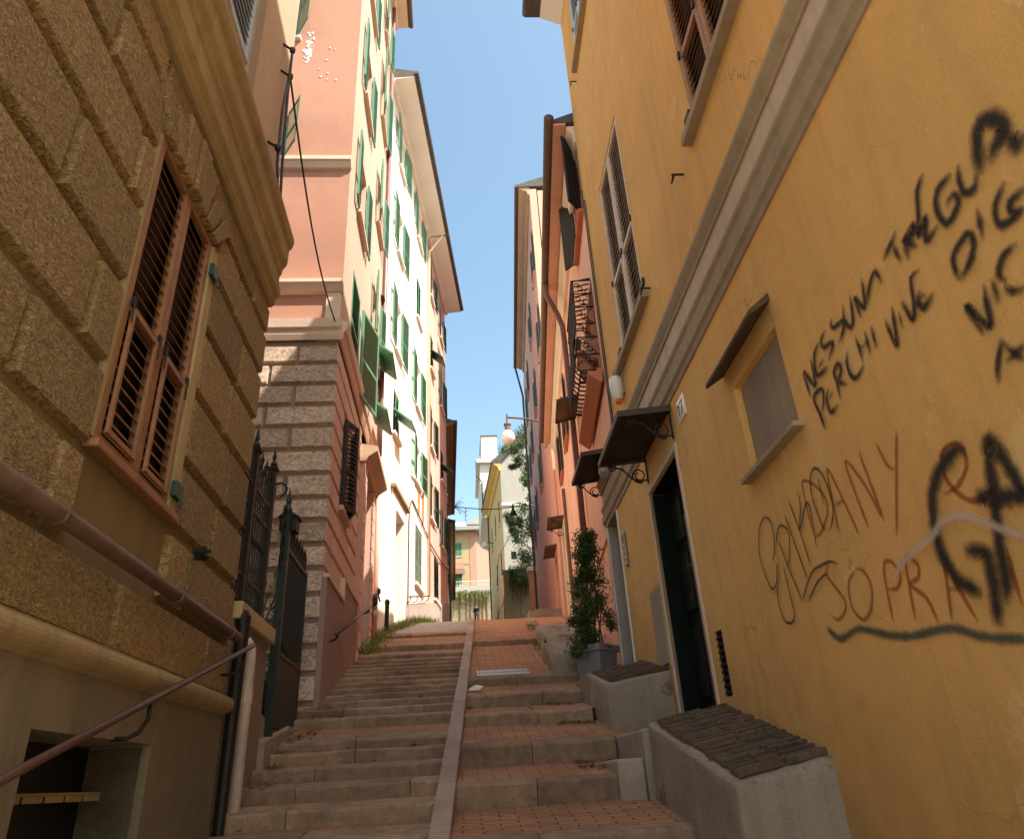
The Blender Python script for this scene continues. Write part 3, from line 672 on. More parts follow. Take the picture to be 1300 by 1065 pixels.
for z in (8, 10.3, 12.6, 15): mb = MB(); PS.box(mb, (5.2, 5.72), (.0, .09), (z, z+.03)); mb.build('pipe_clip', 'rusty_iron', ph)
mb = MB()
for i in range(60):   # flaked paint showing pale undercoat in a ragged vertical streak
    z = random.uniform(11.75, 12.75); a = .92-(z-12.2)*.05+random.gauss(0, .035); r = random.uniform(.012, .05)
    if i > 48: z = random.uniform(11.2, 12.3); a = random.uniform(.35, .75); r *= .5
    mb.quad(*[PF.P(a+r*math.cos(k)*random.uniform(.4, 1.1), .002+.0002*i, z+r*math.sin(k)*random.uniform(.5, 1.6)) for k in (0, .8, 1.5, 2.4, 3.3, 4.2, 5.3)])
mb.build('flaked_patch', 'peel_paint', ph, closed=False)
eave(PS, ph, (-.3, 6.2), 21.45, .5, soffit='cream_soffit')
handrail(PS, .33, 1.72, 4.2, 2.86, 'short brown handrail against the mauve base of the pink house', n=.15, br=(.04, .93), drop=.1, r=.022)
t = thing('gas_meter_pipe', 'dark valves and thin pipes at the far corner of the pink house', 'pipe', PS.P(5.4, .05, 2.6))
mb = MB(); mb.tube([PS.P(5.2, .05, 2.5), PS.P(5.25, .08, 3.3), PS.P(5.9, .1, 3.45), PS.P(6.1, .12, 3.35)], .018, 6); mb.build('pipe', 'iron', t)
mb = MB(); mb.lathe(PS.P(5.3, .09, 3.1), [(.03, 0), (.07, .03), (.07, .15), (.03, .18)], 8); mb.build('valve', 'iron', t); mb = MB(); mb.lathe(PS.P(5.8, .1, 3.42), [(.03, 0), (.06, .03), (.06, .1), (.02, .14)], 8); mb.build('valve', 'iron', t)

# ================================================================== WHITE HOUSE
wh = thing('white_house', 'sunlit white house with rows of open green shutters and a wide white doorway', 'house', WH.P(3.5, 0, 2.5))
rowsz = [(16.85, 18.35), (13.55, 15.2), (10.3, 11.95), (7.85, 9.1)]
wins = []
for i, (a, b) in enumerate(rowsz):
    wins.append((1.4, 2.2, a, b, ('open', 'open', 'open', 'flap')[i])); wins.append((4.78, 5.7, a, b, ('open', 'closed', 'open', 'open')[i]))
door = (1.85, 2.95, 2.6, 5.95); gnd = (4.95, 6.2, 4.92, 6.6)
mb = MB(); WH.skin(mb, (0, 7.2), (1.5, 18.8), [w_[:4] for w_ in wins]+[door, gnd], 0, .28); mb.build('wall', 'white_facade', wh)
volume(WH, 'wall_core', 'white_facade', wh, (0, 7.2), (1, 18.7), 6, .32)
for a, b, c, d, k in wins: window(WH, wh, a, b, c, d, kind=k, leaf=.72, pane='curtain' if k == 'open' else 'dark_inside', swing=random.uniform(.03, .09))
window(WH, wh, *gnd, kind='closed', grille='white_trim', sill='white_trim', label='ground floor window with green shutters behind a white grille')
mb = MB(); WH.box(mb, (1.38, 1.84), (0, .05), (2.4, 6.35)); WH.box(mb, (2.96, 3.3), (0, .05), (2.6, 6.35)); WH.box(mb, (1.84, 2.96), (0, .0502), (5.96, 6.35)); su = mb.build('door_surround', 'white_trim', wh)
mb = MB(); WH.box(mb, (1.3, 3.38), (0, .13), (6.352, 6.44)); mb.build('hood', 'wood_soffit', su)
mb = MB(); WH.box(mb, door[:2], (-.27, -.22), (2.6, 5.95)); d = mb.build('door', 'reveal_grey', wh)
mb = MB(); WH.box(mb, (1.95, 2.3), (-.219, -.2), (4.4, 4.95)); mb.build('door_grille', 'iron', d)
mb = MB(); WH.poly(mb, [(3.31, 2.3), (7.2, 2.3), (7.2, 4.80), (3.31, 3.98)], 0, .035); mb.build('plinth', 'grey_plinth', wh)
mb = MB(); mb.tube([WH.P(3.8, .02, 3.6), WH.P(3.8, .02, 6.3), WH.P(3.95, .02, 6.8), WH.P(4.3, .02, 7.05), WH.P(5.6, .03, 6.95), WH.P(7.66, .03, 6.76), WH.P(10, .03, 6.85), WH.P(12, .03, 7.0)], .02, 6); mb.build('wall_cable', 'rusty_iron', wh)
mb = MB(); mb.tube([WH.P(7.1, .6, 18.7), WH.P(7.12, .08, 18.0), WH.P(7.12, .07, 5.0)], .045, 8); mb.build('downpipe', 'cream_soffit', wh, smooth=True)
for a, z in (((6.1, 6.2), (6.95, 7.9)), ((5.3, 5.38), (7.0, 7.6))): mb = MB(); WH.box(mb, a, (0, .06), z); mb.build('conduit', 'terracotta_trim', wh)
eave(WH, wh, (-.2, 7.2), 18.85, .75, gutter='roof_slate', gr=.06, th=.2)
handrail(WH, 3.45, 4.2, 6.9, 4.95, 'dark handrail along the grey base of the white house', n=.12, br=(.05, .35, .65, .95), drop=.15)

p2 = thing('shaded_pink_house', 'narrow shaded pink house with dark shutters joining the white house', 'house', WH.P(9.8, 0, 4))
w2 = []
for i, (a, b) in enumerate([(16.6, 17.9), (13.4, 14.9), (10.3, 11.6), (7.75, 9.1)]):
    w2.append((7.95, 8.75, a, b, ('open', 'flap', 'open', 'open')[i])); w2.append((10.7, 11.5, a-.2, b-.25, ('open', 'open', 'flap', 'open')[i]))
g2 = (8.8, 10.0, 5.3, 6.7)
mb = MB(); WH.skin(mb, (7.2, 12.45), (2, 18.8), [w_[:4] for w_ in w2]+[g2], -.015, .28); mb.build('wall', 'pink_facade', p2)
volume(WH, 'wall_core', 'pink_facade', p2, (7.2, 12.43), (2, 18.7), 6, .33)
for a, b, c, d, k in w2: window(WH, p2, a, b, c, d, n=-.015, mat='dark_green', kind=k, leaf=.62, pane='curtain', swing=.06)
window(WH, p2, *g2, n=-.015, mat='dark_green', kind='closed', label='ground floor window with dark green shutters')
mb = MB(); WH.poly(mb, [(7.2, 3.2), (12.45, 3.2), (12.45, 5.85), (7.2, 4.83)], -.015, .03); mb.build('plinth', 'grey_plinth', p2)
eave(WH, p2, (7.22, 12.5), 18.8, .75, soffit='white_soffit', gutter='roof_slate', gr=.06, th=.2)
# houses past it on the left
LC = Face(-.52, 28.1, -1.2, 1)
h3 = thing('brown_eaved_house', 'shaded house with a deep weathered wooden eave past the narrow pink house', 'house', LC.P(5, 0, 5))
ww = [(1.2, 2.0, 10.6, 12.2), (4.4, 5.2, 10.6, 12.2), (1.2, 2.0, 7.6, 9.2), (4.4, 5.2, 7.6, 9.2), (7.8, 8.6, 10.6, 12.2)]
mb = MB(); LC.skin(mb, (0, 11.9), (3, 13.3), ww, 0, .28); mb.build('wall', 'pink_facade', h3)
volume(LC, 'wall_core', 'pink_facade', h3, (0, 11.85), (3, 13.3), 6, .3)
for q in ww: window(LC, h3, *q, mat='dark_green', kind='open', leaf=.42)
eave(LC, h3, (-.0, 12), 13.3, .40, soffit='wood_soffit', gutter='rusty_iron', th=.12)
LD = Face(-.70, 40.2, -.6, 1)
h4 = thing('low_eaved_house', 'farthest house on the left with dark eave and drainpipes, before the retaining wall', 'house', LD.P(5, 0, 7))
mb = MB(); LD.skin(mb, (0, 20), (5, 12.9), [(1.5, 2.3, 9.6, 11.2), (5, 5.9, 9.8, 11.4)], 0, .28); mb.build('wall', 'ochre_far', h4)
volume(LD, 'wall_core', 'ochre_far', h4, (0, 20), (5, 12.9), 6, .3)
for q in ((1.5, 2.3, 9.6, 11.2), (5, 5.9, 9.8, 11.4)): window(LD, h4, *q, mat='dark_green', kind='open', leaf=.42)
mb = MB(); mb.tube([LD.P(.3, .15, 12.8), LD.P(.3, .12, 7)], .06, 8); mb.build('downpipe', 'roof_slate', h4)
eave(LD, h4, (0, 20), 12.9, .36, soffit='wood_soffit', gutter='rusty_iron', th=.12)
# ================================================================== OCHRE HOUSE ON THE RIGHT
yh = thing('ochre_house', 'ochre yellow house nearest on the right, its street wall scrawled with graffiti', 'house', R.P(5, 0, -.5))
W1 = (3.12, 4.24, 4.62, 6.6); W2 = (6.42, 7.78, 4.45, 7.22); W3 = (6.9, 8.0, 10.17, 12.0); NI = (3.76, 4.59, 1.72, 2.39)
DO = (6.25, 7.45, .38, 2.62); D2 = (9.3, 10.05, .9, 3.28); VE = (5.85, 6.05, .47, .95)
S0, S1 = -1.6, 8.85
mb = MB(); R.skin(mb, (S0, S1), (-2.2, 12.5), [W1, W2, W3, NI, DO, VE], 0, .28); R.skin(mb, (S1, 10.18), (-2.2, 3.9), [D2], -.004, .28); mb.build('wall', 'ochre_yellow', yh)
volume(R, 'wall_core', 'ochre_joint', yh, (S0, S1-.01), (-2, 12.4), 6, .36)
# band between the floors: upper moulding, flat frieze, lower moulding
mb = MB(); R.prof(mb, S0, 8.6, [(-.1, 3.36), (.012, 3.36), (.014, 3.60), (-.1, 3.60)]); R.prof(mb, 8.6, 10.17, [(-.1, 3.36), (.012, 3.36), (.013, 3.58), (-.1, 3.58)]); mb.build('frieze', 'yellow_band', yh)
mb = MB()
for a, b in ((S0, 8.6), (8.6, 10.16)):
    R.prof(mb, a, b, [(-.1, 3.60), (.03, 3.60), (.035, 3.63), (.055, 3.66), (.075, 3.70), (.075, 3.735), (-.1, 3.76)])
    R.prof(mb, a, b, [(-.1, 3.07), (.015, 3.07), (.02, 3.12), (.045, 3.14), (.05, 3.22), (.03, 3.24), (.03, 3.30), (.05, 3.33), (.05, 3.358), (-.1, 3.358)])
mb.build('band_moulding', 'band_moulding', yh)
def big_window(F, root, q, mat, sill_mat, pitch, label):
    o = window(F, root, *q, mat=mat, kind='none', sill=None, pane='dark_inside', frame=mat, label=label, depth=.27)
    hw = (q[1]-q[0])/2; H = q[3]-q[2]
    MB().quad(*[F.P(a, -.085, z) for a, z in ((q[0], q[2]), (q[1], q[2]), (q[1], q[3]), (q[0], q[3]))]).build('shade_sheet', 'dark_inside', o)  # black sheet painting the room's darkness behind the louvres
    for k, x in enumerate((q[0], q[0]+hw)):
        lb = MB(); lb.slats = MB(); louvre(lb, F.P(x+.006, -.06, q[2]+.015), F.d, F.n, hw-.012, H-.03, th=.055, stile=.062, rails=(0, .40, 1), pitch=pitch, fine=True); lf = lb.build('shutter', mat, o, bevel=.003); lb.slats.build('louvre', 'slat_wood' if mat == 'orange_wood' else mat, lf)
        for dx in (.03, hw-.05): hb = MB(); F.box(hb, (x+dx-.015, x+dx+.02), (-.004, .014), (q[2]+H*.40, q[2]+H*.40+.07)); hb.build('hinge', 'iron', lf)
    for e in ((q[0]-.11, q[0]+.02), (q[1]-.02, q[1]+.11)): lb = MB(); F.box(lb, e, (.001, .025), (q[2]+.12, q[2]+.2)); lb.build('latch', 'iron', o)
    lb = MB(); F.box(lb, (q[0]-.17, q[1]+.12), (-.03, .085), (q[2]-.085, q[2]-.005)); lb.build('sill', sill_mat, o, bevel=.006)
    return o
big_window(R, yh, W1, 'orange_wood', 'band_moulding', .072, 'upper window with pinkish brown louvred shutters')
big_window(R, yh, W2, 'pale_wood', 'band_moulding', .088, 'tall upper window with sun-bleached louvred shutters')
big_window(R, yh, W3, 'blue_white', 'band_moulding', .088, 'top floor window under the eave')
mb = MB(); R.prof(mb, 8.1, S1+.02, [(-.3, 12.55), (.66, 12.55), (.70, 12.60), (.70, 12.72), (-3, 13.9), (-3, 12.6)]); R.prof(mb, S0, 8.1, [(-.3, 12.55), (.42, 12.55), (.46, 12.60), (.46, 12.72), (-3, 13.9), (-3, 12.6)])
rf = mb.build('roof', 'roof_slate', yh)
mb = MB(); R.prof(mb, S0, S1, [(.003, 12.3), (.12, 12.36), (.38, 12.5), (.38, 12.546), (.003, 12.546)]); mb.build('cornice', 'white_soffit', rf)
# doorway with its pale frame and recessed dark green leaves
mb = MB()
for a in ((DO[0]-.055, DO[0]+.0), (DO[1], DO[1]+.055)): R.box(mb, a, (-.05, .012), (.38, 2.68))
R.box(mb, (DO[0], DO[1]), (-.05, .0125), (2.625, 2.68)); df = mb.build('door_frame', 'cream_trim', yh)
mb = MB(); mid = 6.86
for a in ((DO[0]+.02, mid-.008), (mid+.008, DO[1]-.02)):
    R.box(mb, a, (-.27, -.20), (.39, 2.6))
    for z in ((.55, 1.2), (1.32, 1.9), (2.0, 2.45)): mb.frustum(R.P(0, -.199, 0), R.d, Z, R.n, (a[0]+.09, a[1]-.09), z, 0, .03, .025)
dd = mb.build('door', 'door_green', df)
mb = MB(); R.box(mb, (DO[1]-.006, DO[1]-.002), (-.26, -.03), (.39, 2.61)); R.box(mb, (DO[0]+.002, DO[0]+.006), (-.26, -.03), (.39, 2.61)); R.box(mb, (DO[0]+.007, DO[1]-.007), (-.26, -.03), (2.612, 2.618)); mb.build('dark_reveal', 'door_green', df)  # thin dark sheets added to blacken the reveals
mb = MB(); R.box(mb, (mid-.03, mid+.03), (-.196, -.165), (.4, 2.2)); mb.tube([R.P(mid+.16, -.14, 1.42), R.P(mid+.10, -.14, 1.45)], .012, 6); mb.lathe(R.P(mid+.12, -.2, 1.72), [(.03, 0), (.03, .02), (.012, .03), (.025, .05), (.0, .06)], 8, R.n); mb.build('handle', 'rusty_iron', dd)
mb = MB(); R.box(mb, (DO[0]-.05, DO[1]+.1), (-.27, .0), (.28, .385)); mb.build('threshold', 'slab_stone', df)
mb = MB(); R.box(mb, (VE[0], VE[1]), (-.04, -.022), VE[2:]); o = mb.build('wall_vent', 'black_cloth', yh)
mb = MB()
for i in range(9): R.prof(mb, VE[0]+.005, VE[1]-.005, [(-.006, VE[2]+.02+.05*i), (-.002, VE[2]+.02+.05*i), (-.016, VE[2]+.05+.05*i), (-.02, VE[2]+.05+.05*i)])
mb.build('grating', 'black_cloth', o)
# blind niche with hood and sill
mb = MB(); R.box(mb, NI[:2], (-.06, -.05), NI[2:]); ni = mb.build('niche', 'niche_board', yh)
mb = MB()
R.prof(mb, 3.73, 4.74, [(-.02, 2.58), (.14, 2.47), (.15, 2.475), (.15, 2.50), (.0, 2.625)]); mb.build('hood', 'dark_cap', ni, bevel=.004)
mb = MB(); R.box(mb, (3.70, 4.66), (-.049, .07), (1.685, 1.718)); mb.build('sill', 'band_moulding', ni, bevel=.004)
# second doorway, grey recess
mb = MB(); R.box(mb, D2[:2], (-.285, -.27), (.9, 3.28)); o = mb.build('door', 'reveal_grey', yh)
mb = MB()
for a in ((D2[0]-.04, D2[0]), (D2[1], D2[1]+.10)): R.box(mb, a, (-.03, .014), (.9, 3.36))
R.box(mb, D2[:2], (-.03, .0145), (3.285, 3.358)); mb.build('door_frame', 'white_trim', o)
mb = MB()
mb.lbox(R.P(D2[1]-.004, -.27, .9), R.n, Z, R.d, (0, .27), (0, 2.37), (0, .003)); mb.build('jamb', 'reveal_grey', o)
# small shutter hooks
mb = MB()
for s, z in ((4.66, 4.52), (6.16, 4.40), (8.21, 10.0)):
    mb = MB(); mb.tube([R.P(s, 0, z), R.P(s, .10, z), R.P(s, .10, z-.05)], .011, 6); mb.tube([R.P(s-.03, .10, z-.05), R.P(s+.05, .10, z-.05)], .009, 6); mb.build('shutter_hook', 'iron', yh)
mb = MB(); mb.tube([R.P(8.80, .02, 8.2), R.P(8.80, .02, 3.8)], .009, 6); mb.tube([R.P(8.70, .018, 7.9), R.P(8.71, .018, 3.8)], .010, 6); mb.build('wall_cable', 'wire', yh)

# graffiti strokes
GRAF = [
 ('slogan',0.022,[(3.54,1.78),(3.54,1.94),(3.46,1.81),(3.43,1.97)]),
 ('slogan',0.022,[(3.29,1.99),(3.38,1.96),(3.41,1.85),(3.28,1.83)]),
 ('slogan',0.022,[(3.38,1.87),(3.3,1.89)]),
 ('slogan',0.022,[(3.2,2.01),(3.27,1.99),(3.27,1.94),(3.17,1.91),(3.26,1.85)]),
 ('slogan',0.022,[(3.11,2.02),(3.14,2.0),(3.12,1.97),(3.03,1.95),(3.04,1.91),(3.12,1.87)]),
 ('slogan',0.022,[(2.98,2.02),(3.01,1.95),(2.98,1.88),(2.94,1.9),(2.9,2.02)]),
 ('slogan',0.022,[(2.87,1.86),(2.87,1.98),(2.82,1.89),(2.77,2.03)]),
 ('slogan',0.022,[(2.8,1.89),(2.72,1.96),(2.66,1.98),(2.64,1.9)]),
 ('slogan',0.022,[(3.48,1.55),(3.49,1.65),(3.51,1.76),(3.4,1.76),(3.42,1.69),(3.47,1.65)]),
 ('slogan',0.022,[(3.33,1.73),(3.38,1.69),(3.38,1.61),(3.28,1.61)]),
 ('slogan',0.022,[(3.36,1.68),(3.3,1.69)]),
 ('slogan',0.022,[(3.25,1.62),(3.24,1.71),(3.24,1.77),(3.18,1.79),(3.17,1.74),(3.22,1.71),(3.15,1.65)]),
 ('slogan',0.022,[(3.06,1.8),(3.1,1.75),(3.1,1.68),(3.06,1.64),(2.96,1.66)]),
 ('slogan',0.022,[(2.97,1.82),(2.96,1.74),(2.97,1.67)]),
 ('slogan',0.022,[(2.88,1.8),(2.89,1.67)]),
 ('slogan',0.022,[(2.95,1.74),(2.88,1.74)]),
 ('slogan',0.022,[(2.82,1.79),(2.83,1.67)]),
 ('slogan',0.022,[(2.71,1.75),(2.69,1.6),(2.67,1.63),(2.63,1.77)]),
 ('slogan',0.022,[(2.6,1.72),(2.61,1.63)]),
 ('slogan',0.022,[(2.56,1.75),(2.53,1.63),(2.49,1.68),(2.45,1.79),(2.38,1.78)]),
 ('slogan',0.026,[(2.58,1.98),(2.43,2.03)]),
 ('slogan',0.026,[(2.49,2.01),(2.47,1.89)]),
 ('slogan',0.026,[(2.42,1.86),(2.4,1.95),(2.32,1.97),(2.35,1.94),(2.41,1.96),(2.34,1.87)]),
 ('slogan',0.026,[(2.16,2.11),(2.23,2.07),(2.28,1.97),(2.32,1.91),(2.24,1.94),(2.29,1.86),(2.19,1.86)]),
 ('slogan',0.026,[(2.03,1.98),(2.13,1.98),(2.17,1.92),(2.15,1.83),(2.06,1.85),(2.06,1.9),(2.13,1.89)]),
 ('slogan',0.026,[(1.98,1.98),(2.01,1.93),(2.01,1.86),(1.96,1.84),(1.93,1.88)]),
 ('slogan',0.026,[(2.42,1.71),(2.46,1.68),(2.44,1.63),(2.35,1.65)]),
 ('slogan',0.026,[(2.45,1.68),(2.4,1.67)]),
 ('slogan',0.026,[(2.2,1.59),(2.19,1.69),(2.09,1.72),(2.06,1.69),(2.1,1.63),(2.2,1.59)]),
 ('slogan',0.026,[(1.99,1.77),(2.02,1.64)]),
 ('slogan',0.026,[(1.83,1.75),(1.91,1.71),(1.93,1.64),(1.87,1.61),(1.81,1.62)]),
 ('slogan',0.026,[(1.76,1.66),(1.85,1.67),(1.86,1.63),(1.8,1.6)]),
 ('slogan',0.026,[(1.89,1.53),(1.97,1.53),(2.02,1.49),(2.0,1.44)]),
 ('slogan',0.026,[(2.02,1.44),(2.0,1.4),(1.93,1.37)]),
 ('slogan',0.026,[(2.06,1.5),(2.07,1.4)]),
 ('slogan',0.05,[(1.91,1.85),(1.88,1.94),(1.84,2.01),(1.78,2.0),(1.74,1.92),(1.8,1.89),(1.87,1.87)]),
 ('slogan',0.05,[(1.74,1.9),(1.73,1.82),(1.67,1.82)]),
 ('slogan',0.024,[(2.19,1.34),(2.22,1.49),(2.16,1.36),(2.14,1.37),(2.12,1.45),(2.1,1.51)]),
 ('slogan',0.024,[(2.12,1.29),(2.19,1.21),(2.22,1.15)]),
 ('slogan',0.024,[(2.13,1.27),(2.1,1.21),(2.06,1.16)]),
 ('slogan',0.024,[(2.15,1.2),(2.03,1.21)]),
 ('big',0.055,[(2.49,1.02),(2.56,1.04),(2.68,1.01),(2.76,0.96),(2.81,0.89),(2.84,0.79),(2.84,0.69),(2.79,0.59),(2.68,0.52)]),
 ('big',0.055,[(2.71,0.68),(2.61,0.66),(2.59,0.63),(2.61,0.53),(2.66,0.39)]),
 ('big',0.055,[(2.59,0.46),(2.54,0.52),(2.5,0.66),(2.43,0.84),(2.37,1.0),(2.33,0.92),(2.29,0.73)]),
 ('big',0.055,[(2.52,0.8),(2.51,0.83),(2.43,0.8),(2.27,0.76)]),
 ('red',0.02,[(2.73,0.92),(2.63,0.92),(2.54,0.97),(2.53,1.04),(2.59,1.08),(2.66,1.06),(2.68,0.97),(2.62,0.87),(2.53,0.83),(2.41,0.86)]),
 ('red',0.02,[(3.19,0.51),(3.16,0.65),(3.12,0.77),(3.05,0.72),(3.08,0.67),(3.15,0.66),(3.06,0.58),(3.03,0.47)]),
 ('red',0.02,[(2.94,0.46),(2.89,0.61),(2.86,0.72),(2.83,0.57),(2.78,0.43)]),
 ('red',0.02,[(2.9,0.58),(2.83,0.57)]),
 ('red',0.02,[(2.49,0.64),(2.51,0.52),(2.52,0.43)]),
 ('pale',0.035,[(3.24,0.7),(3.13,0.75),(2.87,0.79),(2.77,0.82),(2.65,0.81),(2.53,0.74),(2.35,0.63)]),
 ('tag',0.012,[(4.56,1.13),(4.47,1.19),(4.44,1.34),(4.52,1.41),(4.66,1.36),(4.74,1.19),(4.66,0.99),(4.54,1.01),(4.49,1.1),(4.59,0.91),(4.57,0.78),(4.47,0.74),(4.4,0.78),(4.4,0.93),(4.4,1.07)]),
 ('tag',0.012,[(4.25,0.82),(4.34,1.06),(4.39,1.23)]),
 ('tag',0.012,[(4.45,1.19),(4.36,1.28),(4.28,1.28),(4.22,1.21),(4.3,1.07),(4.36,1.05)]),
 ('tag',0.012,[(4.11,0.9),(4.22,1.34)]),
 ('tag',0.012,[(4.25,0.82),(4.05,0.93),(3.91,0.94),(3.79,0.93),(3.72,0.9)]),
 ('tag',0.012,[(4.03,0.96),(4.07,1.21),(4.12,1.4)]),
 ('tag',0.012,[(3.97,1.4),(3.98,1.3),(4.06,1.19),(3.9,1.29),(3.87,1.23),(3.91,1.03)]),
 ('tag',0.012,[(3.73,1.07),(3.78,1.13),(3.81,1.3),(3.77,1.4),(3.69,1.42),(3.62,1.33),(3.61,1.18),(3.67,1.1),(3.73,1.07)]),
 ('tag',0.012,[(3.69,1.38),(3.7,1.21)]),
 ('tag',0.012,[(4.17,0.8),(4.0,0.87),(3.84,0.89)]),
 ('red',0.018,[(3.93,1.12),(3.92,1.36),(3.89,1.42),(3.78,1.36),(3.69,1.25),(3.71,1.17),(3.84,1.1),(3.92,1.11)]),
 ('red',0.018,[(3.64,1.03),(3.59,1.37),(3.51,1.17),(3.45,0.97)]),
 ('red',0.018,[(3.61,1.18),(3.51,1.17)]),
 ('red',0.018,[(3.35,0.98),(3.39,1.33),(3.28,1.18),(3.21,0.98)]),
 ('red',0.018,[(3.24,1.33),(3.2,0.96)]),
 ('red',0.018,[(3.08,1.31),(3.04,1.17),(2.99,1.14)]),
 ('red',0.018,[(2.89,1.29),(3.01,1.09),(3.14,0.87)]),
 ('red',0.018,[(3.84,0.93),(3.89,0.88),(3.77,0.73),(3.8,0.67),(3.9,0.65),(3.96,0.69)]),
 ('red',0.018,[(3.58,0.83),(3.68,0.79),(3.71,0.68),(3.63,0.6),(3.52,0.64),(3.47,0.74),(3.52,0.82),(3.58,0.83)]),
 ('red',0.018,[(3.37,0.54),(3.32,0.77),(3.25,0.79),(3.2,0.72),(3.25,0.67),(3.34,0.68)]),
 ('teal',0.033,[(4.04,0.64),(3.92,0.56),(3.71,0.57),(3.55,0.53),(3.41,0.49),(3.24,0.46),(3.04,0.45),(2.91,0.43),(2.78,0.38),(2.53,0.33)]),
]

def ribbon(mb, pts, w):
    # smooth the hand's line, then lay a three-vertex-wide strip along it, proud of the plaster
    P_ = [V((a, z, 0)) for a, z in pts]; path = []
    for i in range(len(P_)-1):
        p0, p1, p2, p3 = P_[max(i-1, 0)], P_[i], P_[i+1], P_[min(i+2, len(P_)-1)]
        n = max(3, int((p2-p1).length/.02))
        for k in range(n):
            t = k/n; path.append(.5*((2*p1)+(p2-p0)*t+(2*p0-5*p1+4*p2-p3)*t*t+(3*p1-p0-3*p2+p3)*t**3))
    path.append(P_[-1]); n = len(path); o = len(mb.v); h = mb.lift
    for i, p in enumerate(path):
        t = path[min(i+1, n-1)]-path[max(i-1, 0)]
        t = t.normalized() if t.length > 1e-6 else V((1, 0, 0)); q = V((-t.y, t.x, 0))
        e = min(i, n-1-i); f = min(1, .35+e*.2); ww = w*(.85+.25*random.random())
        for k, c in ((-1, 0), (0, f), (1, 0)):
            x = p+q*ww*k; mb.v.append(R.P(x.x, h, x.y)); mb.core.append(c)
    for i in range(n-1):
        a = o+i*3; mb.f += [(a, a+1, a+4, a+3), (a+1, a+2, a+5, a+4)]
    mb.lift += .00006
for i, (g, mt, lab) in enumerate((('red', 'spray_red', 'red sprayed writing DANY e SOPRA'), ('teal', 'spray_teal', 'wavy dull teal sprayed underline'), ('slogan', 'spray_black', 'black sprayed slogan NESSUNA TREGUA PERCHI VIVE DI rising up the wall'), ('tag', 'spray_thin', 'thin black looping tag'), ('big', 'spray_black', 'thick black sprayed capital letters'), ('pale', 'spray_pale', 'pale sprayed chevron line'))):
    mb = MB(); mb.core = []; mb.lift = .003+.0035*i
    for gg, w_, pts in GRAF:
        if gg == g: ribbon(mb, pts, w_*{'slogan': 1.25, 'big': 1.05, 'tag': 1.25, 'red': 1.05}.get(g, 1.0))
    mb.build('graffiti', mt, yh, label=lab, closed=False)

# things fixed to the ochre wall
t = thing('house_number', 'small pale house number tile reading 17 beside the canopy', 'sign', R.P(5.83, .0, 2.78))
mb = MB(); c = [(5.70, 2.93), (5.95, 2.93), (5.95, 2.78), (5.70, 2.78)]
R.box(mb, (5.72, 5.94), (.0, .014), (2.75, 2.95)); mb.build('tile', 'tile_sign', t, bevel=.003)
mb = MB(); R.box(mb, (5.875, 5.895), (.0145, .016), (2.785, 2.915)); R.poly(mb, [(5.895, 2.915), (5.92, 2.89), (5.912, 2.88), (5.895, 2.895)], .0145, .0161)
R.box(mb, (5.755, 5.845), (.0145, .0162), (2.897, 2.915)); R.poly(mb, [(5.755, 2.897), (5.775, 2.897), (5.825, 2.785), (5.803, 2.785)], .0145, .016); mb.build('digits', 'digit', t)
t = thing('door_intercom', 'pale metal intercom strip mounted beside the grey doorway', 'intercom', R.P(8.98, 0, 2.25))
mb = MB(); R.box(mb, (8.93, 9.05), (0, .03), (2.25, 2.68)); mb.build('plate', 'grey_plate', t, bevel=.012)
mb = MB()
for k in range(3): mb.lathe(R.P(8.99, .03, 2.33+.07*k), [(.015, 0), (.015, .006), (.0, .008)], 10, R.n)
R.box(mb, (8.955, 9.025), (.0301, .033), (2.54, 2.64)); mb.build('buttons', 'digit', t)
t = thing('meter_box', 'weathered flat meter box door with peeling face between the two doorways', 'meter box', R.P(7.7, 0, .94))
mb = MB(); R.box(mb, (7.55, 7.95), (0, .035), (.93, 1.66)); mb.build('door', 'niche_board', t, bevel=.006)
mb = MB(); R.box(mb, (7.51, 7.99), (0, .02), (1.662, 1.70)); R.box(mb, (7.51, 7.548), (0, .021), (.9, 1.66)); R.box(mb, (7.952, 7.99), (0, .021), (.9, 1.66)); mb.build('frame', 'ochre_smooth', t)
t = thing('alarm_siren', 'rounded white alarm siren with an amber lens under the bleached shutters', 'alarm', R.P(7.95, 0, 3.95))
mb = MB(); c = R.P(7.97, .075, 3.97); mb.lathe(c, [(.035, .04), (.06, .08), (.085, .16), (.095, .26), (.09, .34), (.06, .375), (.0, .38)], 14); mb.build('housing', 'white_plastic', t, smooth=True)
mb = MB(); mb.lathe(c, [(.0, -.0), (.03, .005), (.045, .03), (.05, .06)], 12); mb.build('lens', 'amber', t, smooth=True)
mb = MB(); R.box(mb, (7.85, 8.08), (0, .02), (4.08, 4.4)); mb.lathe(R.P(7.97, .05, 4.36), [(.03, 0), (.06, .02), (.06, .08), (.03, .10)], 12); mb.build('mount', 'band_moulding', t)
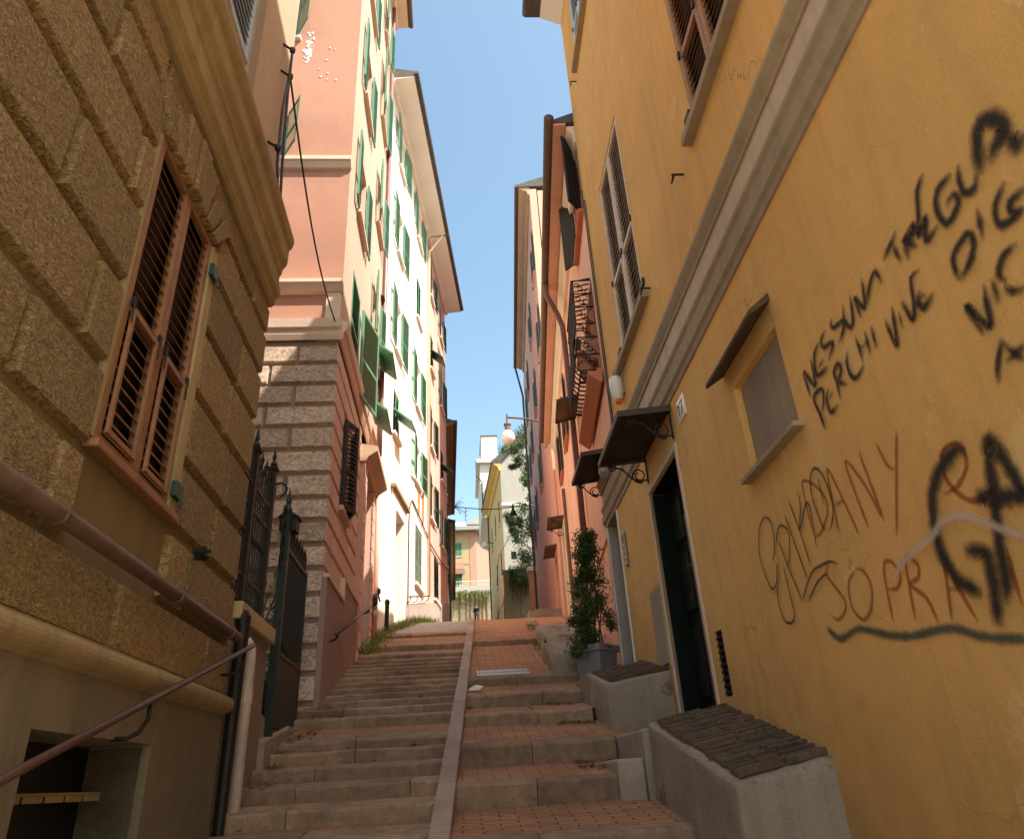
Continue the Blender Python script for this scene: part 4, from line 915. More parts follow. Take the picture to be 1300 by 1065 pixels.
def canopy(F, s0, s1, z, out, label, fall=.05, sheet='canopy_sheet', edge='canopy_edge', scrolls=True, th=.045, group=None):
    t = thing('door_canopy', label, 'canopy', F.P((s0+s1)/2, 0, z-.3), 'sheet-metal canopies over the doorways on the right')
    mb = MB(); F.prof(mb, s0, s1, [(0, z), (out, z-fall), (out, z-fall+.012), (0, z+.014)])
    for k in range(int((s1-s0)/.07)): x = s0+.035+.07*k; mb.tube([F.P(x, .01, z+.017), F.P(x, out-.01, z-fall+.015)], .014, 5)
    mb.build('sheet', sheet, t)
    mb = MB(); F.box(mb, (s0-.012, s1+.012), (out, out+.03), (z-fall-.03, z-fall+.03))
    for x in (s0-.012, s1): F.prof(mb, x, x+.012, [(0, z-.035), (out, z-fall-.03), (out, z-fall+.03), (0, z+.03)])
    mb.build('edge_frame', edge, t)
    if scrolls:
        for x in (s0+.05, s1-.05):
            b = MB(); pts = [F.P(x, .02, z-.26), F.P(x, .10, z-.28), F.P(x, .18, z-.24), F.P(x, .28, z-.13), F.P(x, out-.06, z-fall-.045)]
            b.tube(pts, .009, 6)
            b.tube([F.P(x, .1+.075*math.cos(a)*(1-a/14), z-.21+.075*math.sin(a)*(1-a/14)) for a in [-1.9+.45*i for i in range(22)]], .008, 5)
            b.tube([F.P(x, out-.1+.06*math.cos(a)*(1-a/13), z-.115+.055*math.sin(a)*(1-a/13)) for a in [1.0+.45*i for i in range(22)]], .008, 5)
            b.tube([F.P(x, .012, z-.30), F.P(x, .012, z-.02)], .009, 6); b.build('scroll_bracket', 'iron', t)
    return t
canopy(R, 6.16, 7.42, 3.02, .49, 'dark sheet-metal canopy on scroll brackets over the green door', group=None)
canopy(R, 9.1, 10.22, 3.86, .40, 'brown canopy on scroll brackets over the grey doorway where ochre meets red', fall=.06)
t = thing('wall_lamp', 'small dark lantern tucked under the brown canopy beside the band', 'lamp', R.P(8.95, 0, 3.3))
mb = MB(); mb.tube([R.P(8.95, 0, 3.62), R.P(8.95, .16, 3.62)], .012, 6); mb.build('arm', 'iron', t)
mb = MB(); mb.lathe(R.P(8.95, .16, 3.4), [(.03, 0), (.085, .06), (.085, .12), (.04, .19), (.015, .22)], 10); mb.build('shade', 'grey_plate', t)

# ================================================================== RED HOUSE
rh = thing('red_house', 'red rendered house with brown gutter and downpipe beside the ochre house', 'house', RA.P(7, 0, 1.5))
rw = [(.45, 1.75, 8.2, 9.65, 'board'), (.55, 2.2, 5.25, 6.9, 'none'), (7.6, 8.5, 7.4, 8.9, 'open'), (10.6, 11.5, 7.6, 9.1, 'open')]
rd = (12.05, 13.0, 3.6, 6.45)
mb = MB(); RA.skin(mb, (0.0, 1.33), (3.72, 10.0), [q[:4] for q in rw], -.03, .28); RA.skin(mb, (1.33, 13.6), (.5, 10.0), [q[:4] for q in rw]+[rd], -.03, .28); mb.build('wall', 'red_facade', rh)
volume(RA, 'wall_core', 'red_facade', rh, (1.4, 13.6), (.5, 9.8), 6, .34); volume(RA, 'wall_core', 'red_facade', rh, (.05, 1.4), (3.8, 9.8), 6, .34)
for a, b, c, d, k in rw: window(RA, rh, a, b, c, d, n=-.03, mat='iron', kind=k, leaf=.36, pane='dark_inside', sill='terracotta_trim', frame='brown_metal', pitch=.09)
mb = MB(); RA.box(mb, rd[:2], (-.3, -.25), rd[2:]); o = mb.build('door', 'reveal_grey', rh)
mb = MB(); RA.box(mb, (11.75, 12.04), (-.03, .03), (3.4, 6.6)); RA.box(mb, (13.01, 13.3), (-.03, .03), (3.6, 6.6)); RA.box(mb, (12.04, 13.01), (-.03, .031), (6.46, 6.6)); mb.build('door_surround', 'cream_soffit', o)
mb = MB(); mb.tube([RA.P(-.05, .42, 9.86), RA.P(13.6, .42, 9.86)], .085, 10); gt = mb.build('gutter', 'brown_metal', rh, smooth=True)
mb = MB(); RA.prof(mb, 0, 13.6, [(-.03, 9.78), (.36, 9.78), (.36, 9.86), (-3, 11.2), (-3, 9.8)]); rf = mb.build('roof', 'roof_slate', rh)
mb = MB(); RA.box(mb, (.01, 13.55), (.142, .35), (9.735, 9.778)); mb.build('soffit', 'salmon_facade', rf)
mb = MB(); RA.prof(mb, .01, 13.6, [(-.029, 9.3), (.03, 9.32), (.05, 9.5), (.12, 9.6), (.14, 9.69), (-.029, 9.69)]); mb.build('cornice', 'cream_soffit', rh)
mb = MB(); mb.tube([RA.P(4.6, .42, 9.78), RA.P(4.75, .40, 9.55), RA.P(4.95, .2, 9.2), RA.P(5.05, .09, 8.9), RA.P(5.1, .075, 8.3), RA.P(5.12, .07, 3.6)], .062, 12); mb.build('downpipe', 'plum_pipe', rh, smooth=True)
mb = MB(); mb.tube([RA.P(10.4, .05, 7.0), RA.P(10.4, .05, 3.2)], .05, 8); mb.build('downpipe', 'brown_metal', rh)
mb = MB(); RA.poly(mb, [(13.3, 3.2), (13.59, 3.2), (13.59, 9.2), (13.3, 9.2)], -.03, .03); RA.box(mb, (1.4, 13.5), (-.029, .0), (3.2, 3.6)); mb.build('quoin_strip', 'red_facade', rh)
mb = MB()
for a, z0, z1 in ((6.2, 3.5, 8.9), (7.1, 4.2, 8.8), (9.2, 4, 8.6)): RA.poly(mb, [(a, z0), (a+.12, z0), (a+.16, z1), (a+.02, z1)], -.0295, -.0235)
mb.build('light_streak', 'salmon_facade', rh)  # pale strips painting streaks of reflected light on the red wall
canopy(RA, 12.0, 13.1, 6.75, .45, 'small red-brown canopy over the cream-framed door of the red house', fall=.05, sheet='brown_metal', scrolls=True)
canopy(RA, 4.0, 5.0, 6.62, .42, 'small red-brown rain hood crossing the plum downpipe on the red wall', fall=.1, sheet='brown_metal', scrolls=False)
# iron window cage with pots
t = thing('window_cage', 'black iron window cage hung with flower pots on the red wall', 'window cage', RA.P(1.4, 0, 5.2))
mb = MB(); N0, N1 = -.02, .26
for s in [.6+.145*i for i in range(11)]:
    mb.tube([RA.P(s, N0, 6.95), RA.P(s, N1, 6.9), RA.P(s, N1+.02, 6.1), RA.P(s, N1+.1, 5.75), RA.P(s, N1+.09, 5.35), RA.P(s, N1, 5.25), RA.P(s, N0, 5.22)], .014, 5)
for z in (5.28, 5.55, 5.85, 6.1, 6.4, 6.65, 6.9):
    nn = N1+(.1 if 5.3 < z < 5.8 else .02); mb.tube([RA.P(.58, N0, z), RA.P(.58, nn, z), RA.P(2.07, nn, z), RA.P(2.07, N0, z)], .014, 5)
for k in range(24): mb.tube(arc(RA.P(.62, .05+.05*(k % 4), 5.35+.065*k), RA.n, Z, .035, 0, 5.5, 7), .009, 4)
mb.build('cage', 'iron', t)
def flower_pot(F, s, n, z, r, h, label):
    p = thing('flower_pot', label, 'flower pot', F.P(s, n, z), 'flower pots in the window cage')
    mb = MB(); mb.lathe(F.P(s, n, z), [(r*.7, 0), (r*.95, h*.8), (r*1.08, h*.8), (r*1.08, h), (r*.9, h), (r*.85, h*.85)], 14); mb.build('pot', 'terracotta', p)
    mb = MB()
    for i in range(70): mb.leaf(F.P(s+random.gauss(0, r*.8), n+random.gauss(0, r*.7), z+h+abs(random.gauss(0, h*.6))), .06)
    mb.build('foliage', 'leaf_dark', p, closed=False)
flower_pot(RA, .78, .15, 5.24, .15, .3, 'large terracotta pot standing in the near end of the window cage')
flower_pot(RA, 1.4, .16, 5.86, .09, .18, 'small flower pot on the middle bar of the window cage')
flower_pot(RA, 1.9, .16, 6.42, .08, .16, 'small flower pot near the top of the window cage')
mb = MB(); RA.prof(mb, .4, 2.9, [(0, 5.0), (.03, 4.98), (.2, 5.12), (.2, 5.17), (0, 5.15)]); tag(mb.build('plant_shelf', 'terracotta_trim'), 'slanting terracotta-coloured shelf below the window cage', 'shelf')
# lamp on a long bracket
t = thing('street_lamp', 'round glass street lamp on a long rusty bracket from the red house', 'street lamp', V((1.72, 22.9, 9.8)), 'street lamps along the lane')
A = RA.P(13.4, 0, 10.55); B = V((1.70, 22.9, 11.0))
RB_W = V((3.13, 22.9, 10.75))
mb = MB(); mb.tube([RB_W+V((.2, 0, .0)), RB_W, B.lerp(RB_W, .4)+Z*.04, B], .035, 8); mb.tube([B-Z*.18, B+Z*.12], .03, 8); mb.build('bracket', 'rusty_iron', t)
mb = MB(); mb.lathe(B-Z*.52, [(.10, 0), (.10, .2), (.13, .22), (.13, .26), (.05, .30), (.04, .36)], 12); mb.build('cap', 'brown_metal', t)
mb = MB(); mb.lathe(B-Z*1.0, [(.0, 0), (.12, .03), (.21, .12), (.24, .24), (.21, .37), (.13, .47), (.1, .49)], 18); mb.build('globe', 'lamp_globe', t, smooth=True)

# ================================================================== SALMON HOUSE BEYOND
sh = thing('salmon_house', 'tall salmon house beyond the red one with a cream eave and thin open shutters', 'house', RB.P(10, 0, 4))
bw = [(s, s+.85, z, z+1.7, 'open') for s in (3.6, 8.6, 13.8, 17) for z in (17.6, 14.1, 10.6)]
bd = (4.3, 5.4, 4.3, 6.55)
mb = MB(); RB.skin(mb, (3.05, 20), (3, 21.4), [q[:4] for q in bw]+[bd], 0, .28); mb.build('wall', 'salmon_facade', sh)
volume(RB, 'wall_core', 'salmon_facade', sh, (3.05, 19.97), (3, 21.3), 6, .32)
for a, b, c, d, k in bw: window(RB, sh, a, b, c, d, mat='dark_green', kind=k, leaf=.42, pane='dark_inside', sill='cream_trim')
mb = MB(); RB.box(mb, bd[:2], (-.3, -.26), bd[2:]); mb.build('door', 'brown_metal', sh)
canopy(RB, 4.15, 5.6, 6.8, .36, 'farther red-brown canopy over the door of the salmon house', sheet='brown_metal', scrolls=False)
mb = MB(); RB.prof(mb, 3.0, 18.2, [(-.2, 21.5), (.5, 21.5), (.5, 21.62), (-4, 23.2), (-4, 21.6)]); rf = mb.build('roof', 'roof_slate', sh)
mb = MB(); RB.prof(mb, 3.05, 18.1, [(.003, 21.1), (.08, 21.12), (.12, 21.3), (.3, 21.36), (.44, 21.45), (.44, 21.497), (.003, 21.497)]); mb.build('cornice', 'cornice_tan', rf)
mb = MB(); mb.tube([RB.P(3, .54, 21.56), RB.P(18.25, .54, 21.56)], .07, 8); mb.build('gutter', 'brown_metal', rf)
mb = MB(); mb.tube([RB.P(18.2, .5, 21.5), RB.P(19.3, .12, 20.2), RB.P(19.7, .1, 19), RB.P(19.7, .1, 6.8)], .06, 8); mb.build('downpipe', 'roof_slate', sh)
mb = MB(); mb.lbox(V((0, 0, 0)), V((1, 0, 0)), V((0, 1, 0)), Z, (2.35, 3.3), (24.0, 27.5), (4.0, 4.75)); tag(mb.build('doorstep', 'slab_stone', bevel=.02), 'upper pale stone doorstep at the foot of the salmon house', 'doorstep', 'doorsteps of the salmon house')
mb = MB(); mb.lbox(V((0, 0, 0)), V((1, 0, 0)), V((0, 1, 0)), Z, (2.0, 2.345), (22.5, 27.0), (3.8, 4.42)); tag(mb.build('doorstep', 'slab_stone', bevel=.02), 'lower pale stone doorstep edging the brick lane by the salmon house', 'doorstep', 'doorsteps of the salmon house')
# ================================================================== LANE: stairs, ramp, kerb strip
X, Y = V((1, 0, 0)), V((0, 1, 0)); O = V((0, 0, 0))
def strip_x(y): return -.125+.305*(y-6.5)/8.8 if y < 15.3 else .18+.012*(y-15.3)
def slope_sheet(name, mat, x0, x1, ys, dz, kind=True):
    """paving following the lane, x0/x1 functions of y"""
    mb = MB()
    for a, b in zip(ys[:-1], ys[1:]):
        mb.quad(V((x0(a), a, lane(a)+dz)), V((x1(a), a, lane(a)+dz)), V((x1(b), b, lane(b)+dz)), V((x0(b), b, lane(b)+dz)))
    return struct(mb.build(name, mat))
# terrain
mb = MB(); ys = [-400, -60, -10, 0, 1.5, 3, 6, 9, 12, 15.6, 19, 40, 70, 100, 140]
def low(y): return lane(y)-.75 if y < 16 else lane(min(y, 100))-.12
for a, b in zip(ys[:-1]+[140], ys[1:]+[1500]):
    for p, q in ((-900, -2.2), (-2.2, 2.6), (2.6, 900)):
        mb.quad(V((p, a, low(a))), V((q, a, low(a))), V((q, b, low(b))), V((p, b, low(b))))
struct(mb.build('ground', 'soil', closed=False))
# unseen open square behind the viewpoint, added to bounce sunlight into the lane
mb = MB(); mb.quad(V((-40, -60, -1.56)), V((40, -60, -1.56)), V((40, 2.1, -1.56)), V((-40, 2.1, -1.56))); struct(mb.build('bounce_paving', 'bounce_stone', closed=False))
def worn_stone(mb, xa, xb, y0, y1, z0, z1, zb):
    """one riser stone: its nosing dips and chips a little along its length"""
    n = max(3, int((xb-xa)/.12)); j = random.uniform(-.007, .007); o = len(mb.v); dip = random.uniform(.002, .012)
    for i in range(n+1):
        t = i/n; x = xa+(xb-xa)*t; w_ = -dip*math.sin(math.pi*t)+random.gauss(0, .003)+(-random.random()*.016 if random.random() < .10 else 0); f = random.gauss(0, .0035)
        c = .012+abs(random.gauss(0, .005))
        mb.v += [V((x, y0+j+f, zb)), V((x, y0+j+f, z0+w_-c)), V((x, y0+j+f+c, z0+w_+.002)), V((x, y1, z1+j*.5)), V((x, y1, zb))]
    for i in range(n):
        a, b = o+i*5, o+i*5+5
        mb.f += [(a+k, a+k+1, b+k+1, b+k) for k in range(4)]
    mb.f += [tuple(o+k for k in range(5))[::-1], tuple(o+n*5+k for k in range(5))]
# left flight
noses = [(2.2, .14), (2.75, .14), (3.3, .13), (3.85, .13), (4.4, .12), (4.95, .12), (5.5, .12), (6.05, .11), (6.55, .11), (7.0, .105), (7.46, .108), (7.8, .09), (8.66, .10), (9.09, .085), (9.45, .075), (9.83, .075), (10.19, .075), (10.54, .07), (10.91, .07), (11.28, .065), (11.6, .06), (11.89, .055), (12.23, .055), (12.72, .075), (13.74, .10), (15.12, .06)]
st, tr = MB(), MB()
for i, (y, h) in enumerate(noses):
    z = -1.92+.3*y; yn, hn = noses[i+1] if i+1 < len(noses) else (16.2, 0)
    zb = -1.92+.3*yn-hn if i+1 < len(noses) else lane(16.2); xl, xr = -1.9, strip_x(y)-.05
    sw = min(.30 if yn-y > .6 else .40, yn-y+.05); sl = (zb-z)/(yn-y)
    xs = [xl]; random.seed(100+i)
    while xs[-1] < xr-1.1: xs.append(xs[-1]+random.uniform(.55, .95))
    xs.append(xr)
    for a, b in zip(xs[:-1], xs[1:]):
        worn_stone(st, a+.003, b-.003, y, y+sw, z, z+sl*sw, z-h-.12)
    if yn-y > .45: tr.quad(V((xl, y+sw-.02, z+sl*(sw-.02)-.004)), V((xr, y+sw-.02, z+sl*(sw-.02)-.004)), V((xr, yn+.02, zb-.004)), V((xl, yn+.02, zb-.004)))
struct(st.build('stone_steps', 'step_stone')); struct(tr.build('brick_tread', 'brick_paver', closed=False))
# right flight: deep sloping brick treads behind stone risers
rn = [(2.0, .15), (3.1, .16), (4.2, .16), (5.3, .16), (6.3, .16), (7.29, .17), (8.41, .115), (9.31, .136), (10.34, .106), (13.69, .095)]
st, tr = MB(), MB()
for i, (y, h) in enumerate(rn):
    z = -1.9+.3*y; yn, hn = rn[i+1] if i+1 < len(rn) else (15.6, 0); zb = (-1.9+.3*yn-hn) if i+1 < len(rn) else lane(15.6)+.0
    xl, xr = strip_x(y)+.05, 2.06 if y > 9 else 1.36; sw = .13; sl = (zb-z)/(yn-y)
    xs = [xl]; random.seed(300+i)
    while xs[-1] < xr-.8: xs.append(xs[-1]+random.uniform(.55, 1.1))
    xs.append(xr)
    for a, b in zip(xs[:-1], xs[1:]):
        worn_stone(st, a+.003, b-.003, y, y+sw, z, z+sl*sw, z-h-.2)
    m = 10
    for k in range(m):
        a, b = y+sw-.01+(yn+.01-y-sw)*k/m, y+sw-.01+(yn+.01-y-sw)*(k+1)/m; xa = min(strip_x(a), strip_x(b))+.02
        tr.quad(V((xa, a, z+sl*(a-y)-.004)), V((2.15, a, z+sl*(a-y)-.004)), V((2.15, b, z+sl*(b-y)-.004)), V((xa, b, z+sl*(b-y)-.004)))
struct(st.build('ramp_steps', 'step_stone')); struct(tr.build('brick_ramp', 'brick_paver', closed=False))
# pale strip of kerb stones between the two flights
mb = MB(); y = 1.8
while y < 24:
    L_ = .9; y2 = y+L_-.012
    vs = []
    for yy in (y, y2):
        for dx in (-.068, .068):
            for dz in (-.35, .075): vs.append(V((strip_x(yy)+dx, yy, lane(yy)+dz)))
    mb.add(vs, [(0, 1, 3, 2), (4, 6, 7, 5), (0, 4, 5, 1), (2, 3, 7, 6), (0, 2, 6, 4), (1, 5, 7, 3)]); y += L_
struct(mb.build('kerb_strip', 'kerb_stone', bevel=.01))
# upper lane
ys = [15.3, 16, 17, 18, 19, 22, 26, 32, 40, 55, 70, 100]
slope_sheet('upper_paving', 'cobble', lambda y: -2.2 if y < 20 else -1.2, lambda y: strip_x(y), ys, .004)
slope_sheet('upper_brick_paving', 'brick_upper', lambda y: strip_x(y), lambda y: 2.6+.05*(y-15), ys, .006)

# ================================================================== STONE BLOCKS AND PLANTER ON THE RIGHT
def slope_block(name, label, y0, y1, xl, z0, z1, zb, group=None, capmat='cap_paver', rim=.055, body='concrete'):
    t = thing(name, label, 'stone block', V(((xl+2.0)/2, (y0+y1)/2, zb)), 'stone blocks against the ochre wall')
    mb = MB(); a = [V((xl, y0, zb)), V((2.06, y0, zb)), V((2.06, y0, z0+.11)), V((xl, y0, z0))]; b = [V((xl, y1, zb)), V((2.06, y1, zb)), V((2.06, y1, z1+.11)), V((xl, y1, z1))]
    mb.add(a+b, [(0, 1, 2, 3), (7, 6, 5, 4), (0, 3, 7, 4), (1, 5, 6, 2), (3, 2, 6, 7), (0, 4, 5, 1)])
    bm = bmesh.new(); vv = [bm.verts.new(v) for v in mb.v]; [bm.faces.new([vv[i] for i in f]) for f in mb.f]
    bmesh.ops.bevel(bm, geom=bm.edges[:], offset=.028, segments=2, profile=.6, affect='EDGES'); bmesh.ops.triangulate(bm, faces=[f for f in bm.faces if len(f.verts) > 4])
    for k in range(4): bmesh.ops.subdivide_edges(bm, edges=[e for e in bm.edges if e.calc_length() > .09], cuts=1, use_grid_fill=True)
    bm.normal_update()
    for v in bm.verts:
        q = v.co*3.1; v.co += v.normal*(.016*mnoise.noise(q)+.009*mnoise.noise(q*4.3)-.012*max(0, mnoise.noise(q*2.2+V((7, 3, 1)))))
    bm.verts.index_update(); mb.v = [v.co.copy() for v in bm.verts]; mb.f = [tuple(v.index for v in f.verts) for f in bm.faces]; bm.free()
    o = mb.build('body', body, t, smooth=True)
    sl = (z1-z0)/(y1-y0); cr = .11/(2.06-xl); n = V((-cr, -sl, 1)).normalized(); xx = V((1, 0, cr)).normalized(); u = V((0, 1, sl)).normalized(); c = V((xl, y0, z0))+n*.016; Ly = (y1-y0)*math.sqrt(1+sl*sl); Wx = 2.05-xl
    mb = MB(); random.seed(5); rows = int((Ly-2*rim)/.05)
    for r in range(rows):
        x = rim+random.uniform(-.02, .0)
        while x < Wx-.03:
            w_ = random.uniform(.10, .34); x2 = min(x+w_, Wx-.01); h = random.uniform(.002, .02)
            mb.frustum(c, xx, u, n, (x+.004, x2-.004), (rim+.05*r+.003+random.uniform(0, .004), rim+.05*r+.046), -.01, h, .006); x = x2
    mb.build('paver_top', 'dark_cap', t); return t
slope_block('stone_block', 'nearest low stone block with a dark brick-paved sloping top under the wall vent', 4.35, 6.2, 1.42, -.08, .33, -.9)
slope_block('stone_block', 'taller plastered stone block with a worn top between the green door and the grey doorway', 7.64, 8.8, 1.40, .77, 1.0, -.1)
mb = MB(); mb.lbox(O, X, Y, Z, (1.37, 2.02), (6.22, 7.62), (-.5, .30)); mb.lbox(O, X, Y, Z, (1.16, 1.368), (6.25, 7.1), (-.5, .10))
tag(mb.build('door_step', 'slab_stone', bevel=.02), 'pale stone step in front of the dark green door, between two blocks', 'step', 'door steps of the ochre house')
mb = MB(); mb.lbox(O, X, Y, Z, (1.40, 2.03), (8.83, 10.0), (.2, 1.02)); tag(mb.build('door_step', 'step_stone', bevel=.02), 'grey stone step below the grey doorway behind the tall block', 'step', 'door steps of the ochre house')
def rough_block(label, x, y, z, seed):
    random.seed(seed); bm = bmesh.new(); bmesh.ops.create_cube(bm, size=1); bmesh.ops.subdivide_edges(bm, edges=bm.edges, cuts=5, use_grid_fill=True)
    for v in bm.verts:
        c = v.co; q = V((x[0]+(c.x+.5)*(x[1]-x[0]), y[0]+(c.y+.5)*(y[1]-y[0]), z[0]+(c.z+.5)*(z[1]-z[0])+(c.y+.5)*.3*(y[1]-y[0])*(1 if c.z > 0 else 0)))
        ctr = V(((x[0]+x[1])/2, (y[0]+y[1])/2, (z[0]+z[1])/2)); k = max(0, (abs(c.x)+abs(c.y)+abs(c.z))-1.0); v.co = q.lerp(ctr, k*.09)+V((random.gauss(0, .02), random.gauss(0, .022), random.gauss(0, .02)))
    mb = MB(); bm.verts.index_update(); mb.v = [v.co.copy() for v in bm.verts]; mb.f = [tuple(v.index for v in f.verts) for f in bm.faces]; bm.free()
    return tag(mb.build('rough_stone', 'concrete', smooth=True), label, 'stone', 'loose and rough stones beside the brick ramp')
rough_block('rough hollowed stone kerb block just left of the grey planter', (1.22, 1.62), (10.45, 11.9), (.7, 1.48), 3)
rough_block('pinkish sloping stone slab higher up behind the rough kerb block', (1.32, 2.1), (12.1, 13.6), (1.2, 1.98), 4)
rough_block('small loose stone at the upper edge of the brick ramp', (1.32, 1.55), (15.2, 15.7), (2.5, 2.72), 9)
pl = thing('planter', 'square grey tapered planter with a raised rim on the brick ramp', 'planter', V((1.77, 10.25, 1.08)))
mb = MB(); c = V((1.77, 10.25, 1.06)); mb.lathe(c, [(.17*1.414, 0), (.205*1.414, .36), (.235*1.414, .365), (.235*1.414, .45), (.205*1.414, .455), (.195*1.414, .41), (0, .41)], 4)
for i, v in enumerate(mb.v):
    d = v-c; a = rad(45); mb.v[i] = c+V((d.x*math.cos(a)-d.y*math.sin(a), d.x*math.sin(a)+d.y*math.cos(a), d.z))
mb.build('tub', 'planter_grey', pl, bevel=.008)
mb = MB(); mb.lbox(c, X, Y, Z, (-.19, .19), (-.19, .19), (.40, .425)); mb.build('soil', 'soil', pl)
sb = thing('potted_shrub', 'tall leafy dark green shrub growing in the grey planter', 'shrub', V((1.77, 10.25, 1.5)))
random.seed(12); mb, tb = MB(), MB()
for k in range(9):
    x, y = 1.77+random.gauss(0, .05), 10.25+random.gauss(0, .05); top = V((1.77+random.gauss(0, .13), 10.2+random.gauss(0, .12), random.uniform(2.3, 3.05)))
    tb.tube([V((x, y, 1.46)), V((x, y, 1.46)).lerp(top, .5)+V((random.gauss(0, .05), random.gauss(0, .05), 0)), top], [.012, .009, .004], 5)
tb.build('stem', 'bark', sb)
cl = []
for k in range(48):
    f = random.random()**1.25; z = 1.56+1.46*f; r = (.30*(1-f)**.7+.03)*random.random()**.4; a = random.uniform(0, 6.28)
    cl.append((V((1.77+r*math.cos(a)+.02*f, 10.22+r*math.sin(a), z)), random.uniform(.06, .12)))
cl += [(V((1.55, 10.1, 1.52)), .1), (V((1.47, 10.05, 1.42)), .07), (V((1.86, 10.15, 3.0)), .06), (V((1.68, 10.1, 2.72)), .07)]
for c, r in cl:
    for i in range(int(190*r/.09)):
        mb.leaf(c+V((random.gauss(0, r*.62), random.gauss(0, r*.62), random.gauss(0, r*.6))), random.uniform(.04, .085))
mb.build('foliage', 'leaf_dark', sb, closed=False)
# small floor grating, scrap, weeds, leaves
t = thing('floor_grate', 'small whitish metal grate lying across the brick ramp by the kerb strip', 'grate', V((.55, 10.75, lane(10.7)+.06)))
zz = lambda y: -1.9+.3*10.34+(.275)*(y-10.34)
mb = MB()
for i in range(19): x = .2+.036*i; mb.prism([V((x, 10.5, zz(10.5)+.004)), V((x, 10.5, zz(10.5)+.022)), V((x, 10.74, zz(10.74)+.022)), V((x, 10.74, zz(10.74)+.004))], X*.014)
mb.build('bars', 'grey_plate', t)
mb = MB()
for y in (10.49, 10.745): mb.prism([V((.19, y, zz(y))), V((.19, y, zz(y)+.025)), V((.19, y+.014, zz(y+.014)+.025)), V((.19, y+.014, zz(y+.014)))], X*.70)
mb.build('frame', 'grey_plate', t)
mb = MB(); z0 = -1.9+.3*9.31+.2*.45; mb.add([V((.06, 9.75, z0+.01)), V((.2, 9.62, z0+.0)), V((.25, 9.72, z0+.05)), V((.1, 9.84, z0+.055)), V((.16, 9.73, z0+.07))], [(0, 1, 4), (1, 2, 4), (2, 3, 4), (3, 0, 4)])
tag(mb.build('paper_scrap', 'paper', closed=False), 'crumpled white paper scrap beside the kerb strip', 'litter')
random.seed(21); mb = MB()
def tuft(mb, x, y, z, n, h, sp):
    for i in range(n):
        b = V((x+random.gauss(0, sp), y+random.gauss(0, sp*1.6), z)); d = V((random.gauss(0, .4), random.gauss(0, .4), 1)).normalized()*random.uniform(.4, 1)*h; s_ = d.orthogonal().normalized()*.008
        mb.add([b-s_, b+s_, b+d], [(0, 1, 2)])
for y in [13.0+.25*i for i in range(20)]: tuft(mb, -1.58+.02*(y-13)+(.09*(y-15.6) if y > 15.6 else 0), y, lane(y)-.0, 46, .17, .10)
for y in [16.8+.3*i for i in range(18)]: tuft(mb, -1.55+.105*(y-15.6), y, lane(y)+.0, 60, .2, .12)
for y in (9.2, 9.6, 10.4, 10.9, 11.5, 12.1, 12.6): tuft(mb, strip_x(y)-.08, y, lane(y)-.03, 10, .07, .02); tuft(mb, strip_x(y)+.09, y, lane(y)-.08, 14, .08, .02)
for y in (10.9, 11.4, 12.2, 12.9, 13.4, 14.2, 15.0): tuft(mb, 1.27+.03*(y-11), y, lane(y)-.06, 55, .17, .07)
stuff(mb.build('weeds', 'grass_leaf', closed=False), 'green weeds sprouting along the edges of the steps and walls', 'weeds')
mb = MB(); random.seed(33)
for i in range(420):
    q = random.random()
    if q < .5: x, y = random.gauss(-1.62, .08), random.uniform(6.5, 9.5)
    elif q < .85: x, y = random.uniform(.95, 1.36), random.choice((7.2, 8.34, 9.25, 6.9))-abs(random.gauss(0, .06))
    else: x, y = random.uniform(-1.6, 1.3), random.uniform(6, 11)
    if x > .1:
        k = max(j for j in range(len(rn)) if rn[j][0] <= y); yy, h = rn[k]; yn, hn = rn[k+1]; z0 = -1.9+.3*yy; z = z0+((-1.9+.3*yn-hn)-z0)*(y-yy)/(yn-yy)
    else:
        k = max(j for j in range(len(noses)) if noses[j][0] <= y); yy, h = noses[k]; yn, hn = noses[k+1]; z0 = -1.92+.3*yy; z = z0+((-1.92+.3*yn-hn)-z0)*(y-yy)/(yn-yy)
    a = random.uniform(0, 6.28); l = random.uniform(.02, .045); d = V((math.cos(a), math.sin(a), random.gauss(.15, .2)))*l; e = V((-math.sin(a), math.cos(a), random.gauss(0, .3)))*l*.45
    p = V((x, y, z+.012)); mb.add([p-d, p+e, p+d, p-e], [(0, 1, 2, 3)])
stuff(mb.build('fallen_leaves', 'dry_leaf', closed=False), 'dry brown leaves gathered against the risers of the steps', 'fallen leaves')
t = thing('bollard', 'short black bollard in the weeds beside the white doorway', 'bollard', V((-1.53, 15.75, lane(15.75))))
mb = MB(); mb.lathe(V((-1.53, 15.75, lane(15.75)-.05)), [(.05, 0), (.045, .05), (.045, .62), (.055, .64), (.05, .7), (.0, .74)], 10); mb.build('post', 'iron', t)

# ================================================================== FAR END OF THE LANE
def wallbox(mb, x, y, z): return mb.lbox(O, X, Y, Z, x, y, z)
t = thing('garden_pier', 'orange rendered pier with a pale cap at the end of the salmon house', 'pier', V((4.0, 41.2, 7)))
mb = MB(); wallbox(mb, (3.80, 4.22), (41, 41.5), (6.5, 10.2)); mb.build('shaft', 'orange_pillar', t)
mb = MB(); wallbox(mb, (3.73, 4.29), (40.93, 41.57), (10.2, 10.42)); mb.build('cap', 'white_trim', t)
mb = MB(); wallbox(mb, (2.55, 5.5), (44, 44.5), (6.5, 10.9)); wallbox(mb, (2.5, 5.5), (43.95, 44.55), (10.902, 11.05)); tag(mb.build('boundary_wall', 'old_wall'), 'stained yellowish boundary wall hung with ivy at the far right of the lane', 'wall')
YF = Face(3.02, 50, -2.6, -1)
yf = thing('yellow_eaved_house', 'pale house with a bright yellow eave and blank gable behind the boundary wall', 'house', V((5, 53, 8.5)))
